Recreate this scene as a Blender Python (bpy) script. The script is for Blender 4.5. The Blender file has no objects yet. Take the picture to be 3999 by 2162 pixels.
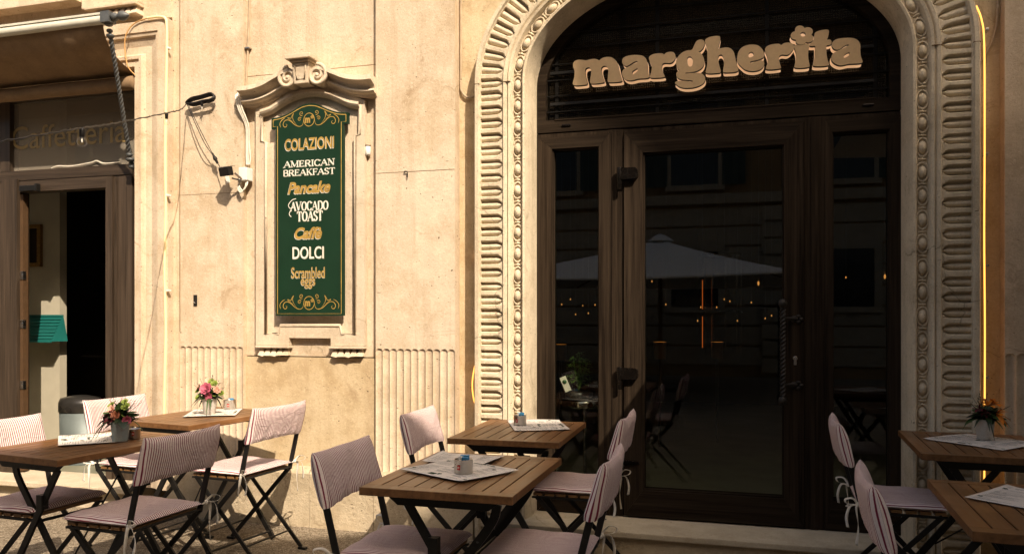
import bpy, bmesh, math, random
from mathutils import Vector, Matrix
R = math.radians
PI = math.pi
random.seed(7)
S = bpy.context.scene
COL = S.collection

# ------------------------------------------------------------------ camera
EYE = 1.30
YAW = R(16.0)
cam = bpy.data.cameras.new("camera")
cam.sensor_width = 36.0
cam.lens = 36.0 * 2000.0 / 2576.0
cam.shift_y = 99.0 / 2576.0
cam.clip_start = 0.05
cam.clip_end = 400
camo = bpy.data.objects.new("camera", cam)
COL.objects.link(camo)
camo.location = (0, 0, EYE)
camo.rotation_euler = (R(90), 0, YAW)
S.camera = camo

# ------------------------------------------------------------------ sky, sun, exposure
SUN = Vector((-0.85, 1.0, -1.2)).normalized()      # travel of the light
w = bpy.data.worlds.new("World")
S.world = w
w.use_nodes = True
wn = w.node_tree.nodes
bg = wn.get("Background") or wn.new("ShaderNodeBackground")
sky = wn.new("ShaderNodeTexSky")
sky.sky_type = 'NISHITA'
sky.sun_disc = False
sky.sun_elevation = math.asin(-SUN.z)
sky.sun_rotation = math.atan2(-SUN.x, -SUN.y)
sky.altitude = 50
sky.air_density = 1.0
sky.dust_density = 6.0
sky.ozone_density = 0.3
w.node_tree.links.new(sky.outputs[0], bg.inputs[0])
bg.inputs[1].default_value = 0.105
sl = bpy.data.lights.new("sun", 'SUN')
sl.energy = 3.75
sl.angle = R(0.32)
sl.color = (1.0, 0.90, 0.80)
so = bpy.data.objects.new("sun", sl)
COL.objects.link(so)
so.rotation_euler = SUN.to_track_quat('-Z', 'Y').to_euler()
so.location = (6, -8, 12)
S.view_settings.view_transform = 'Standard'
S.view_settings.look = 'None'
S.view_settings.exposure = 0.95
S.view_settings.use_white_balance = True
S.view_settings.white_balance_temperature = 7300
S.view_settings.white_balance_tint = 10
S.view_settings.gamma = 1.0
S.cycles.max_bounces = 8
S.cycles.diffuse_bounces = 4
S.cycles.glossy_bounces = 4
S.cycles.transparent_max_bounces = 16
S.cycles.sample_clamp_indirect = 6.0
S.cycles.use_denoising = True

# ------------------------------------------------------------------ helpers
cs, sn = math.cos(YAW), math.sin(YAW)
def at(px, py, Y):
    """a pixel of the 2576 px wide photo, set on the wall plane at depth Y -> X, Z"""
    u = (px - 1288.0) / 2000.0
    v = (795.0 - py) / 2000.0
    t = Y / (cs + u * sn)
    return (t * (u * cs - sn), EYE + t * v)

class MB:
    def __init__(s):
        s.v = []; s.f = []; s.sm = []; s.mi = []
    def add(s, vs, fs, smooth=False, mi=0):
        o = len(s.v)
        s.v += [tuple(p) for p in vs]
        for f in fs:
            s.f.append([i + o for i in f]); s.sm.append(smooth); s.mi.append(mi)
        return s
    def box(s, x0, x1, y0, y1, z0, z1, mi=0, M=None):
        vs = [Vector((x, y, z)) for z in (z0, z1) for y in (y0, y1) for x in (x0, x1)]
        if M: vs = [M @ p for p in vs]
        return s.add(vs, [(0, 2, 3, 1), (4, 5, 7, 6), (0, 1, 5, 4), (2, 6, 7, 3), (0, 4, 6, 2), (1, 3, 7, 5)], False, mi)
    def bar(s, a, b, wx, wy, up=(0, 1, 0), mi=0):
        """flat bar from a to b; wx across, wy along up"""
        a = Vector(a); b = Vector(b); d = (b - a).normalized(); up = Vector(up)
        side = d.cross(up).normalized(); up = side.cross(d).normalized()
        vs = []
        for p in (a, b):
            for i, j in ((-1, -1), (1, -1), (1, 1), (-1, 1)):
                vs.append(p + side * wx * .5 * i + up * wy * .5 * j)
        return s.add(vs, [(3, 2, 1, 0), (4, 5, 6, 7), (0, 1, 5, 4), (1, 2, 6, 5), (2, 3, 7, 6), (3, 0, 4, 7)], False, mi)
    def tube(s, pts, r, n=8, mi=0, closed=False, cap=True):
        pts = [Vector(p) for p in pts]; N = len(pts)
        rs = r if isinstance(r, (list, tuple)) else [r] * N
        T = []
        for i in range(N):
            if closed: t = pts[(i + 1) % N] - pts[i - 1]
            else: t = pts[min(i + 1, N - 1)] - pts[max(i - 1, 0)]
            T.append(t.normalized() if t.length > 1e-9 else Vector((0, 0, 1)))
        ref = Vector((0, 0, 1)) if abs(T[0].z) < .9 else Vector((1, 0, 0))
        nrm = (ref - T[0] * ref.dot(T[0])).normalized()
        vs = []
        for i in range(N):
            nrm = (nrm - T[i] * nrm.dot(T[i]))
            nrm = nrm.normalized() if nrm.length > 1e-6 else Vector((1, 0, 0))
            b = T[i].cross(nrm)
            for k in range(n):
                a = 2 * PI * k / n
                vs.append(pts[i] + (nrm * math.cos(a) + b * math.sin(a)) * rs[i])
        fs = []
        M = N if closed else N - 1
        for i in range(M):
            for k in range(n):
                i2 = (i + 1) % N
                fs.append((i * n + k, i * n + (k + 1) % n, i2 * n + (k + 1) % n, i2 * n + k))
        s.add(vs, fs, True, mi)
        if cap and not closed:
            s.add(vs[:n], [tuple(range(n - 1, -1, -1))], False, mi)
            s.add(vs[-n:], [tuple(range(n))], False, mi)
        return s
    def twist(s, p0, p1, r, turns, lobes=3, n=18, seg=60, amp=.28, mi=0):
        p0 = Vector(p0); p1 = Vector(p1); d = (p1 - p0).normalized()
        a = d.orthogonal().normalized(); b = d.cross(a)
        vs = []
        for i in range(seg + 1):
            t = i / seg; ph = turns * 2 * PI * t
            for k in range(n):
                th = 2 * PI * k / n
                rr = r * (1 + amp * math.cos(lobes * th))
                q = th + ph
                vs.append(p0.lerp(p1, t) + (a * math.cos(q) + b * math.sin(q)) * rr)
        fs = [(i * n + k, i * n + (k + 1) % n, (i + 1) * n + (k + 1) % n, (i + 1) * n + k) for i in range(seg) for k in range(n)]
        return s.add(vs, fs, True, mi)
    def lathe(s, prof, n=20, M=None, mi=0, smooth=True):
        """prof: list of (r, z); revolved round z"""
        vs = []
        for r, z in prof:
            for k in range(n):
                a = 2 * PI * k / n
                p = Vector((r * math.cos(a), r * math.sin(a), z))
                vs.append(M @ p if M else p)
        fs = [(i * n + k, i * n + (k + 1) % n, (i + 1) * n + (k + 1) % n, (i + 1) * n + k) for i in range(len(prof) - 1) for k in range(n)]
        return s.add(vs, fs, smooth, mi)
    def ball(s, c, rx, ry, rz, n=12, m=8, mi=0):
        M = Matrix.Translation(c) @ Matrix.Diagonal((rx, ry, rz, 1))
        return s.lathe([(max(1e-4, math.sin(PI * i / m)), -math.cos(PI * i / m)) for i in range(m + 1)], n, M, mi)
    def prism(s, poly, y0, y1, mi=0, mi_side=None, holes=()):
        """polygon in X-Z between depths y0 (front) and y1"""
        ms = mi if mi_side is None else mi_side
        bm = bmesh.new()
        loops = [list(poly)] + [list(h) for h in holes]
        edges = []
        for lp in loops:
            vv = [bm.verts.new((p[0], y0, p[1])) for p in lp]
            edges += [bm.edges.new((vv[i], vv[(i + 1) % len(vv)])) for i in range(len(vv))]
        r = bmesh.ops.triangle_fill(bm, use_beauty=True, use_dissolve=False, edges=edges, normal=(0, -1, 0))
        bm.verts.index_update()
        vs = [v.co.copy() for v in bm.verts]
        fs = []
        for f in bm.faces:
            idx = [v.index for v in f.verts]
            if f.normal.y > 0: idx.reverse()
            fs.append(idx)
        bm.free()
        s.add(vs, fs, False, mi)
        s.add([Vector((p.x, y1, p.z)) for p in vs], [list(reversed(f)) for f in fs], False, mi)
        for lp in loops:
            n = len(lp)
            vv = [(p[0], y0, p[1]) for p in lp] + [(p[0], y1, p[1]) for p in lp]
            s.add(vv, [(i, (i + 1) % n, n + (i + 1) % n, n + i) for i in range(n)], False, ms)
        return s
    def ribbon(s, pts, wd, y, closed=False, mi=0):
        """flat line of width wd along X-Z points at depth y"""
        n = len(pts); L = []; Rr = []
        for i in range(n):
            if closed: a = Vector(pts[i - 1]); b = Vector(pts[(i + 1) % n])
            else: a = Vector(pts[max(i - 1, 0)]); b = Vector(pts[min(i + 1, n - 1)])
            t = (b - a)
            t = t.normalized() if t.length > 1e-9 else Vector((1, 0))
            q = Vector((-t.y, t.x)); p = Vector(pts[i])
            ww = wd[i] if isinstance(wd, list) else wd
            L.append(p + q * ww / 2); Rr.append(p - q * ww / 2)
        vs = [(p.x, y, p.y) for p in L] + [(p.x, y, p.y) for p in Rr]
        m = n if closed else n - 1
        return s.add(vs, [(i, n + i, n + (i + 1) % n, (i + 1) % n) for i in range(m)], False, mi)
    def grid(s, P, smooth=True, mi=0, flip=False):
        """P[i][j] points"""
        a = len(P); b = len(P[0])
        vs = [p for row in P for p in row]
        fs = []
        for i in range(a - 1):
            for j in range(b - 1):
                f = (i * b + j, i * b + j + 1, (i + 1) * b + j + 1, (i + 1) * b + j)
                fs.append(tuple(reversed(f)) if flip else f)
        return s.add(vs, fs, smooth, mi)
    def build(s, name, mats, parent=None, bev=0, loc=None, rz=None, fix=True):
        me = bpy.data.meshes.new(name)
        me.from_pydata(s.v, [], s.f)
        if not isinstance(mats, (list, tuple)): mats = [mats]
        for m in mats: me.materials.append(m)
        me.polygons.foreach_set("use_smooth", s.sm)
        me.polygons.foreach_set("material_index", s.mi)
        if fix or bev:
            bm = bmesh.new(); bm.from_mesh(me)
            if bev:
                bmesh.ops.remove_doubles(bm, verts=bm.verts, dist=1e-5)
                es = [e for e in bm.edges if len(e.link_faces) == 2 and e.calc_face_angle(0) > .6]
                if es: bmesh.ops.bevel(bm, geom=es, offset=bev, segments=2, profile=.6, affect='EDGES', clamp_overlap=True)
            if fix: bmesh.ops.recalc_face_normals(bm, faces=bm.faces)
            bm.to_mesh(me); bm.free()
        me.update()
        o = bpy.data.objects.new(name, me)
        COL.objects.link(o)
        if parent: o.parent = parent
        if loc: o.location = loc
        if rz is not None: o.rotation_euler = (0, 0, rz)
        return o

def tag(o, label=None, cat=None, group=None, kind=None):
    if label: o["label"] = label
    if cat: o["category"] = cat
    if group: o["group"] = group
    if kind: o["kind"] = kind
    return o
def thing(name, label, cat, loc=(0, 0, 0), rz=0, group=None):
    o = bpy.data.objects.new(name, None)
    COL.objects.link(o); o.location = loc; o.rotation_euler = (0, 0, rz)
    o.empty_display_size = .1
    return tag(o, label, cat, group)
def copy_tree(o, parent=None):
    c = o.copy(); COL.objects.link(c)
    if parent: c.parent = parent
    for ch in list(o.children): copy_tree(ch, c)
    return c
def smooth_path(P, per=6, closed=False):
    P = [Vector(p) for p in P]; n = len(P); out = []
    rng = range(n) if closed else range(n - 1)
    for i in rng:
        if closed: a, b, c, d = P[i - 1], P[i], P[(i + 1) % n], P[(i + 2) % n]
        else: a, b, c, d = P[max(i - 1, 0)], P[i], P[i + 1], P[min(i + 2, n - 1)]
        for k in range(per):
            t = k / per
            out.append(.5 * ((2 * b) + (c - a) * t + (2 * a - 5 * b + 4 * c - d) * t * t + (3 * b - a - 3 * c + d) * t ** 3))
    if not closed: out.append(P[-1])
    return out

# ------------------------------------------------------------------ materials
def mat(name):
    m = bpy.data.materials.new(name); m.use_nodes = True
    nt = m.node_tree; nt.nodes.clear()
    out = nt.nodes.new("ShaderNodeOutputMaterial")
    return m, nt, out
def N(nt, typ, **kw):
    n = nt.nodes.new(typ)
    for k, v in kw.items():
        if k.startswith("i_"):
            key = k[2:]
            key = int(key) if key.isdigit() else key.replace("_", " ")
            n.inputs[key].default_value = v
        else: setattr(n, k, v)
    return n
def ramp(nt, src, stops, interp='LINEAR'):
    n = nt.nodes.new("ShaderNodeValToRGB"); n.color_ramp.interpolation = interp
    e = n.color_ramp.elements
    while len(e) < len(stops): e.new(.5)
    for i, (p, c) in enumerate(stops):
        e[i].position = p
        e[i].color = (c, c, c, 1) if isinstance(c, (int, float)) else (*c, 1)
    nt.links.new(src, n.inputs[0]); return n
def mixc(nt, fac, a, b, blend='MIX'):
    n = nt.nodes.new("ShaderNodeMix"); n.data_type = 'RGBA'; n.blend_type = blend
    for idx, v in ((0, fac), (6, a), (7, b)):
        if isinstance(v, (int, float)): n.inputs[idx].default_value = v
        elif isinstance(v, tuple): n.inputs[idx].default_value = (*v, 1)
        else: nt.links.new(v, n.inputs[idx])
    return n.outputs[2]
def math_n(nt, op, a, b=None, clamp=False):
    n = nt.nodes.new("ShaderNodeMath"); n.operation = op; n.use_clamp = clamp
    for i, v in enumerate((a, b)):
        if v is None: continue
        if isinstance(v, (int, float)): n.inputs[i].default_value = v
        else: nt.links.new(v, n.inputs[i])
    return n.outputs[0]
def coords(nt, scale=(1, 1, 1), kind="Object", rot=(0, 0, 0)):
    tc = nt.nodes.new("ShaderNodeTexCoord"); mp = nt.nodes.new("ShaderNodeMapping")
    mp.inputs["Scale"].default_value = scale; mp.inputs["Rotation"].default_value = rot
    nt.links.new(tc.outputs[kind], mp.inputs[0]); return mp.outputs[0]
def noise(nt, vec, scale, detail=4, rough=.55, dist=0):
    n = N(nt, "ShaderNodeTexNoise", i_Scale=scale, i_Detail=detail, i_Roughness=rough, i_Distortion=dist)
    nt.links.new(vec, n.inputs["Vector"]); return n.outputs["Fac"]
def bump(nt, h, strength=.3, dist=.01, nrm=None):
    n = N(nt, "ShaderNodeBump", i_Strength=strength, i_Distance=dist)
    nt.links.new(h, n.inputs["Height"])
    if nrm: nt.links.new(nrm, n.inputs["Normal"])
    return n.outputs[0]
def bsdf(nt, out, color, rough=.6, spec=.4, metal=0, normal=None, **kw):
    p = nt.nodes.new("ShaderNodeBsdfPrincipled")
    for key, v in (("Base Color", color), ("Roughness", rough)):
        if isinstance(v, tuple): p.inputs[key].default_value = (*v, 1)
        elif isinstance(v, (int, float)): p.inputs[key].default_value = v
        else: nt.links.new(v, p.inputs[key])
    p.inputs["Specular IOR Level"].default_value = spec
    p.inputs["Metallic"].default_value = metal
    if normal: nt.links.new(normal, p.inputs["Normal"])
    for k, v in kw.items(): p.inputs[k.replace("_", " ")].default_value = v
    nt.links.new(p.outputs[0], out.inputs[0]); return p

def stucco(name, base, tint, pit=.5, grain=.5, stain=(.33, .22, .12), stain_amt=.25, pit_scale=1.0, seed=0.0, crack=.5):
    """lime plaster / cast travertine: cloudy tint, small dark pits, streaks and a gritty bump"""
    m, nt, out = mat(name)
    v = coords(nt); 
    off = N(nt, "ShaderNodeVectorMath", operation='ADD'); off.inputs[1].default_value = (seed, seed * .7, seed * 1.3)
    nt.links.new(v, off.inputs[0]); v = off.outputs[0]
    big = noise(nt, v, 2.2, 5, .6, .4)
    mid = noise(nt, v, 9, 4, .6)
    c = mixc(nt, ramp(nt, big, [(.38, 0.), (.60, 1.)]).outputs[0], base, tint)
    c = mixc(nt, ramp(nt, mid, [(.40, 0.), (.68, .75)]).outputs[0], c, tuple(min(1, x * 1.16) for x in base))
    # old repairs: patches of slightly different lime
    vp = N(nt, "ShaderNodeTexVoronoi", i_Scale=1.25, i_Randomness=1.0); 
    nzp = N(nt, "ShaderNodeTexNoise", i_Scale=6.0, i_Detail=4.0); nt.links.new(v, nzp.inputs["Vector"])
    scp = N(nt, "ShaderNodeVectorMath", operation='SCALE'); scp.inputs["Scale"].default_value = .22; nt.links.new(nzp.outputs["Color"], scp.inputs[0])
    adp = N(nt, "ShaderNodeVectorMath", operation='ADD'); nt.links.new(v, adp.inputs[0]); nt.links.new(scp.outputs[0], adp.inputs[1])
    nt.links.new(adp.outputs[0], vp.inputs["Vector"])
    sepp = N(nt, "ShaderNodeSeparateColor"); nt.links.new(vp.outputs["Color"], sepp.inputs[0])
    c = mixc(nt, math_n(nt, 'MULTIPLY', sepp.outputs[0], .30), c, tuple(x * .86 for x in tint))
    # streaks run down
    mp = N(nt, "ShaderNodeMapping"); mp.inputs["Scale"].default_value = (9, 9, .6); nt.links.new(v, mp.inputs[0])
    st = ramp(nt, noise(nt, mp.outputs[0], 1.0, 4, .6, .6), [(.50, 0.), (.74, stain_amt)]).outputs[0]
    c = mixc(nt, st, c, stain)
    blot = ramp(nt, noise(nt, v, 3.7, 6, .7, 1.2), [(.58, 0.), (.72, stain_amt * 1.5)]).outputs[0]
    c = mixc(nt, blot, c, stain)
    # hairline cracks, only here and there
    wob = N(nt, "ShaderNodeVectorMath", operation='ADD')
    nz_ = N(nt, "ShaderNodeTexNoise", i_Scale=3.0, i_Detail=5.0); nt.links.new(v, nz_.inputs["Vector"])
    sc_ = N(nt, "ShaderNodeVectorMath", operation='SCALE'); sc_.inputs["Scale"].default_value = .45; nt.links.new(nz_.outputs["Color"], sc_.inputs[0])
    nt.links.new(v, wob.inputs[0]); nt.links.new(sc_.outputs[0], wob.inputs[1])
    vc = N(nt, "ShaderNodeTexVoronoi", feature='DISTANCE_TO_EDGE', i_Scale=1.7); nt.links.new(wob.outputs[0], vc.inputs["Vector"])
    ck = ramp(nt, vc.outputs["Distance"], [(.0, 1.), (.010, 0.)]).outputs[0]
    ck = math_n(nt, 'MULTIPLY', ck, ramp(nt, noise(nt, v, 1.1, 3), [(.54, 0.), (.62, 1.)]).outputs[0])
    c = mixc(nt, math_n(nt, 'MULTIPLY', ck, crack), c, tuple(x * .5 for x in stain))
    # pits, wider than tall
    mp2 = N(nt, "ShaderNodeMapping"); mp2.inputs["Scale"].default_value = (48 * pit_scale, 48 * pit_scale, 80 * pit_scale); nt.links.new(v, mp2.inputs[0])
    pn = noise(nt, mp2.outputs[0], 1.0, 2, .5)
    clump = noise(nt, v, 5.0, 3, .6)
    th = math_n(nt, 'SUBTRACT', .79, math_n(nt, 'MULTIPLY', clump, .16))
    pits = math_n(nt, 'MULTIPLY', math_n(nt, 'SUBTRACT', pn, th), 22.0, True)
    c = mixc(nt, math_n(nt, 'MULTIPLY', pits, min(1, pit * 1.3)), c, tuple(x * .25 for x in stain))
    fine = noise(nt, v, 260, 3, .7)
    spk = ramp(nt, noise(nt, v, 95, 4, .75), [(.34, 1.), (.48, 0.)]).outputs[0]
    c = mixc(nt, math_n(nt, 'MULTIPLY', spk, .34), c, stain)
    spl = ramp(nt, noise(nt, v, 70, 3, .7), [(.56, 0.), (.72, .5)]).outputs[0]
    c = mixc(nt, spl, c, tuple(min(1, x * 1.22) for x in base))
    med = noise(nt, v, 38, 3, .6)
    h = math_n(nt, 'ADD', math_n(nt, 'MULTIPLY', fine, .5 * grain), math_n(nt, 'MULTIPLY', med, .9 * grain))
    h = math_n(nt, 'SUBTRACT', h, math_n(nt, 'MULTIPLY', pits, 1.2))
    bsdf(nt, out, c, .92, .15, normal=bump(nt, h, .6, .008))
    return m

def plain(name, col, rough=.5, spec=.4, metal=0, vary=.15, scale=30, bmp=.06, **kw):
    m, nt, out = mat(name)
    v = coords(nt)
    n1 = noise(nt, v, scale, 4, .6)
    c = mixc(nt, ramp(nt, n1, [(.3, 0.), (.75, 1.)]).outputs[0], tuple(x * (1 - vary) for x in col), tuple(min(1, x * (1 + vary)) for x in col))
    rr = ramp(nt, noise(nt, v, scale * .6, 3), [(.3, max(.03, rough - .08)), (.7, min(1, rough + .08))]).outputs[0]
    bsdf(nt, out, c, rr, spec, metal, normal=bump(nt, n1, bmp, .002) if bmp else None, **kw)
    return m

def wood(name, dark, light, scale=(3, 90, 90), rough=.45, spec=.5, bmp=.12, isl=0.0):
    m, nt, out = mat(name)
    v = coords(nt, scale)
    g = noise(nt, v, 1.0, 5, .65, .35)
    v2 = coords(nt, tuple(x * .18 for x in scale))
    g2 = noise(nt, v2, 1.0, 3, .5, .8)
    f = math_n(nt, 'ADD', math_n(nt, 'MULTIPLY', g, .6), math_n(nt, 'MULTIPLY', g2, .4))
    c = mixc(nt, ramp(nt, f, [(.36, 0.), (.66, 1.)]).outputs[0], dark, light)
    geo = nt.nodes.new("ShaderNodeNewGeometry")
    hs = nt.nodes.new("ShaderNodeHueSaturation"); nt.links.new(c, hs.inputs["Color"])
    nt.links.new(math_n(nt, 'ADD', math_n(nt, 'MULTIPLY', geo.outputs["Random Per Island"], isl), 1 - isl * .5), hs.inputs["Value"])
    c = hs.outputs[0]
    if isl:
        vw = coords(nt); wear = ramp(nt, noise(nt, vw, 6, 5, .65, .8), [(.50, 0.), (.72, .45)]).outputs[0]
        c = mixc(nt, wear, c, tuple(min(1, x * 1.5 + .02) for x in light))
    rr = ramp(nt, g, [(.3, rough - .08), (.7, rough + .1)]).outputs[0]
    bsdf(nt, out, c, rr, spec, normal=bump(nt, g, bmp, .003))
    return m

def emit(name, col, strength, base=None):
    m, nt, out = mat(name)
    p = bsdf(nt, out, base or col, .5, .3)
    p.inputs["Emission Color"].default_value = (*col, 1)
    p.inputs["Emission Strength"].default_value = strength
    return m

def pane(name, tint=(.9, .95, .92), ior=1.5, rough=.0, dirt=0.0):
    m, nt, out = mat(name)
    lw = N(nt, "ShaderNodeLayerWeight", i_Blend=.5)
    r0 = ((ior - 1) / (ior + 1)) ** 2
    fr = math_n(nt, 'ADD', math_n(nt, 'MULTIPLY', math_n(nt, 'POWER', lw.outputs['Facing'], 5.0), 1 - r0), r0)
    tr = N(nt, "ShaderNodeBsdfTransparent"); tr.inputs[0].default_value = (*tint, 1)
    gl = N(nt, "ShaderNodeBsdfGlossy"); gl.inputs["Roughness"].default_value = rough; gl.inputs[0].default_value = (1, 1, 1, 1)
    mx = nt.nodes.new("ShaderNodeMixShader")
    f = math_n(nt, 'MULTIPLY', fr, 1.05, True)
    nt.links.new(f, mx.inputs[0]); nt.links.new(tr.outputs[0], mx.inputs[1]); nt.links.new(gl.outputs[0], mx.inputs[2])
    if dirt:
        df = N(nt, "ShaderNodeBsdfDiffuse"); df.inputs[0].default_value = (.6, .52, .42, 1)
        m2 = nt.nodes.new("ShaderNodeMixShader")
        m2.inputs[0].default_value = dirt
        nt.links.new(mx.outputs[0], m2.inputs[1]); nt.links.new(df.outputs[0], m2.inputs[2]); mx = m2
    nt.links.new(mx.outputs[0], out.inputs[0])
    return m

def stripes(name, red, white, period=.0102, redfrac=.42):
    m, nt, out = mat(name)
    tc = nt.nodes.new("ShaderNodeTexCoord")
    sp = nt.nodes.new("ShaderNodeSeparateXYZ"); nt.links.new(tc.outputs["Object"], sp.inputs[0])
    oi = nt.nodes.new("ShaderNodeObjectInfo")
    rv = N(nt, "ShaderNodeVectorMath", operation='ADD'); nt.links.new(tc.outputs["Object"], rv.inputs[0])
    nt.links.new(math_n(nt, 'MULTIPLY', oi.outputs["Random"], 37.0), rv.inputs[1])
    wob = noise(nt, rv.outputs[0], 14, 2)
    y = math_n(nt, 'ADD', sp.outputs[1], math_n(nt, 'MULTIPLY', wob, .003))
    fr = math_n(nt, 'FRACT', math_n(nt, 'ADD', math_n(nt, 'DIVIDE', y, period), 100.0))
    tri = math_n(nt, 'ABSOLUTE', math_n(nt, 'SUBTRACT', fr, .5))
    e = math_n(nt, 'MULTIPLY', math_n(nt, 'SUBTRACT', tri, .5 - redfrac / 2), 16.0, True)
    weave = noise(nt, tc.outputs["Object"], 900, 2, .6)
    wl = noise(nt, rv.outputs[0], 9, 4, .6, 1.0)
    cz = N(nt, "ShaderNodeMapping"); cz.inputs["Scale"].default_value = (16, 7, 16); nt.links.new(rv.outputs[0], cz.inputs[0])
    crz = ramp(nt, noise(nt, cz.outputs[0], 1.0, 3, .5, 1.6), [(.40, 0.), (.50, 1.), (.60, 0.)]).outputs[0]
    c = mixc(nt, e, white, red)
    c = mixc(nt, math_n(nt, 'MULTIPLY', wl, .16), c, tuple(x * .72 for x in white), 'MULTIPLY')
    h = math_n(nt, 'ADD', weave, math_n(nt, 'ADD', math_n(nt, 'MULTIPLY', wl, 6.0), math_n(nt, 'MULTIPLY', crz, 1.1)))
    bsdf(nt, out, c, .93, .15, normal=bump(nt, h, .38, .004))
    return m
# ------------------------------------------------------------------ material set
M = {}
M['plaster'] = stucco('cream_plaster', (.62, .51, .385), (.52, .405, .275), pit=.8, grain=.7, stain_amt=.42)
M['ochre'] = stucco('ochre_plaster', (.58, .465, .305), (.46, .34, .195), pit=.7, grain=.7, stain_amt=.42, seed=3.1)
M['cast_arch'] = stucco('arch_stone', (.66, .56, .41), (.54, .445, .31), pit=.6, grain=.8, stain=(.26, .20, .13), stain_amt=.42, seed=12.3, crack=.7)
M['cast'] = stucco('cast_stone', (.61, .51, .385), (.53, .43, .31), pit=.5, grain=.6, stain_amt=.26, seed=7.7)
M['cast_dark'] = stucco('cast_stone_dark', (.58, .46, .33), (.47, .365, .25), pit=.55, grain=.7, stain_amt=.25, seed=5.2)  # slightly darker stone for the right pilaster
M['plinth'] = stucco('plinth_stone', (.54, .45, .32), (.44, .355, .24), pit=.7, grain=1.5, stain_amt=.25, seed=9.4)
M['step'] = stucco('travertine_step', (.50, .43, .32), (.42, .35, .25), pit=.35, grain=.25, stain_amt=.15, seed=1.7)
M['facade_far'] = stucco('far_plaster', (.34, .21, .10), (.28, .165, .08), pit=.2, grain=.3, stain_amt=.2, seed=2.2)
M['far_trim'] = stucco('far_stone', (.42, .34, .24), (.36, .28, .19), pit=.2, grain=.3, seed=4.2)
M['frame'] = wood('dark_frame_wood', (.009, .006, .004), (.042, .029, .019), (95, 95, 2.2), rough=.6, spec=.03, bmp=.25)
M['frame_h'] = wood('dark_frame_wood_across', (.009, .006, .004), (.034, .024, .016), (2.2, 95, 95), rough=.6, spec=.03, bmp=.25)
M['shopframe'] = wood('brown_shop_wood', (.024, .016, .010), (.074, .050, .033), (95, 95, 2.2), rough=.45, spec=.4, bmp=.25)
M['shopframe_h'] = wood('brown_shop_wood_across', (.024, .016, .010), (.074, .050, .033), (2.2, 95, 95), rough=.45, spec=.4, bmp=.25)
M['table'] = wood('oiled_table_wood', (.095, .040, .013), (.215, .100, .038), (60, 3.0, 60), rough=.36, spec=.5, bmp=.1, isl=.5)
M['grille'] = plain('grille_paint', (.008, .007, .006), .6, .1, 0, .2, 30, .03)
M['slat'] = wood('pale_slat_wood', (.16, .075, .025), (.27, .14, .05), (60, 3, 60), rough=.5, bmp=.08)
M['black'] = plain('black_steel', (.009, .008, .007), .42, .35, .0, .3, 60, .04)
M['hinge'] = plain('dark_bronze', (.012, .009, .007), .25, .5, .7, .2, 50, .02)
M['iron'] = plain('wrought_iron', (.022, .018, .015), .55, .3, .2, .3, 40, .1)
M['chrome'] = plain('steel', (.55, .53, .50), .18, .5, 1.0, .05, 30, .02)
M['tin'] = plain('brushed_tin', (.55, .52, .48), .30, .5, 1.0, .08, 25, .03)
M['rod'] = plain('sunlit_rod', (.10, .105, .105), .5, .4, .3, .3, 40, .1)  # iron lightened to put the rod's sunlit grey into its colour
M['rubber'] = plain('rubber', (.02, .018, .016), .75, .2)
M['white'] = plain('white_plastic', (.74, .72, .66), .4, .4, 0, .06, 20, .02)
M['wcable'] = plain('white_cable', (.70, .64, .53), .5, .3, 0, .15, 30, .04)
M['bcable'] = plain('black_cable', (.012, .010, .009), .55, .3)
M['lead'] = plain('painted_conduit', (.40, .31, .21), .8, .2, 0, .2, 18, .1)
M['pane'] = pane('window_glass', (.80, .82, .78))
M['pane_shop'] = pane('shop_glass', (.70, .70, .66), 1.75, .01, .24)
M['bulb'] = pane('bulb_glass', (.97, .97, .96), 1.45)
M['stripe'] = stripes('striped_fabric', (.20, .020, .045), (.74, .64, .60), .0102, .41)
M['tie'] = plain('cotton_tie', (.66, .61, .53), .9, .1, 0, .08, 60, .1)
M['green'] = plain('sign_green', (.006, .028, .013), .5, .25, 0, .12, 6, .02)
M['gold'] = plain('gold_leaf', (.58, .36, .095), .34, .5, .35, .25, 16, .04)
M['lwhite'] = plain('sign_white', (.76, .72, .62), .5, .3, 0, .05, 20, 0)
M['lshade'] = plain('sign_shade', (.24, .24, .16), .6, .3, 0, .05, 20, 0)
M['lgold'] = plain('letter_face', (.56, .385, .21), .42, .45, .25, .06, 60, .03)
M['ledge'] = plain('letter_side', (.02, .013, .007), .5, .4, .2, .06, 40, .03)
M['lback'] = emit('letter_back', (1.0, .62, .36), .26, (.72, .58, .48))
M['neon'] = emit('neon_tube', (1.0, .46, .09), 1.1, (.9, .6, .25))
M['neon_pale'] = emit('rope_light', (1.0, .62, .22), .16, (.72, .60, .36))
M['neon_end'] = plain('rope_light_lead', (.55, .31, .12), .4, .4, 0, .1, 20, 0)
M['filament'] = emit('filament', (1.0, .42, .11), .5)
M['glowline'] = emit('lamp_line', (1.0, .20, .03), .26)
M['sconce'] = emit('lamp_shade_glow', (1.0, .33, .06), .30)
M['paper'] = plain('menu_paper', (.70, .64, .57), .85, .15, 0, .05, 9, .05)
M['ink'] = plain('menu_ink', (.10, .10, .09), .85, .1, 0, .2, 60, 0)
M['inkgreen'] = plain('menu_green', (.03, .055, .03), .85, .1, 0, .2, 60, 0)
M['leaf'] = plain('leaf_green', (.045, .085, .022), .5, .35, 0, .45, 25, .1)
M['leafdark'] = plain('leaf_dark', (.02, .035, .016), .45, .4, 0, .4, 25, .1)
M['leaflime'] = plain('leaf_lime', (.17, .22, .04), .55, .3, 0, .3, 30, .1)
M['pink'] = plain('petal_pink', (.45, .10, .15), .6, .3, 0, .3, 40, .1)
M['blush'] = plain('petal_blush', (.66, .36, .26), .6, .3, 0, .25, 40, .1)
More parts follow.
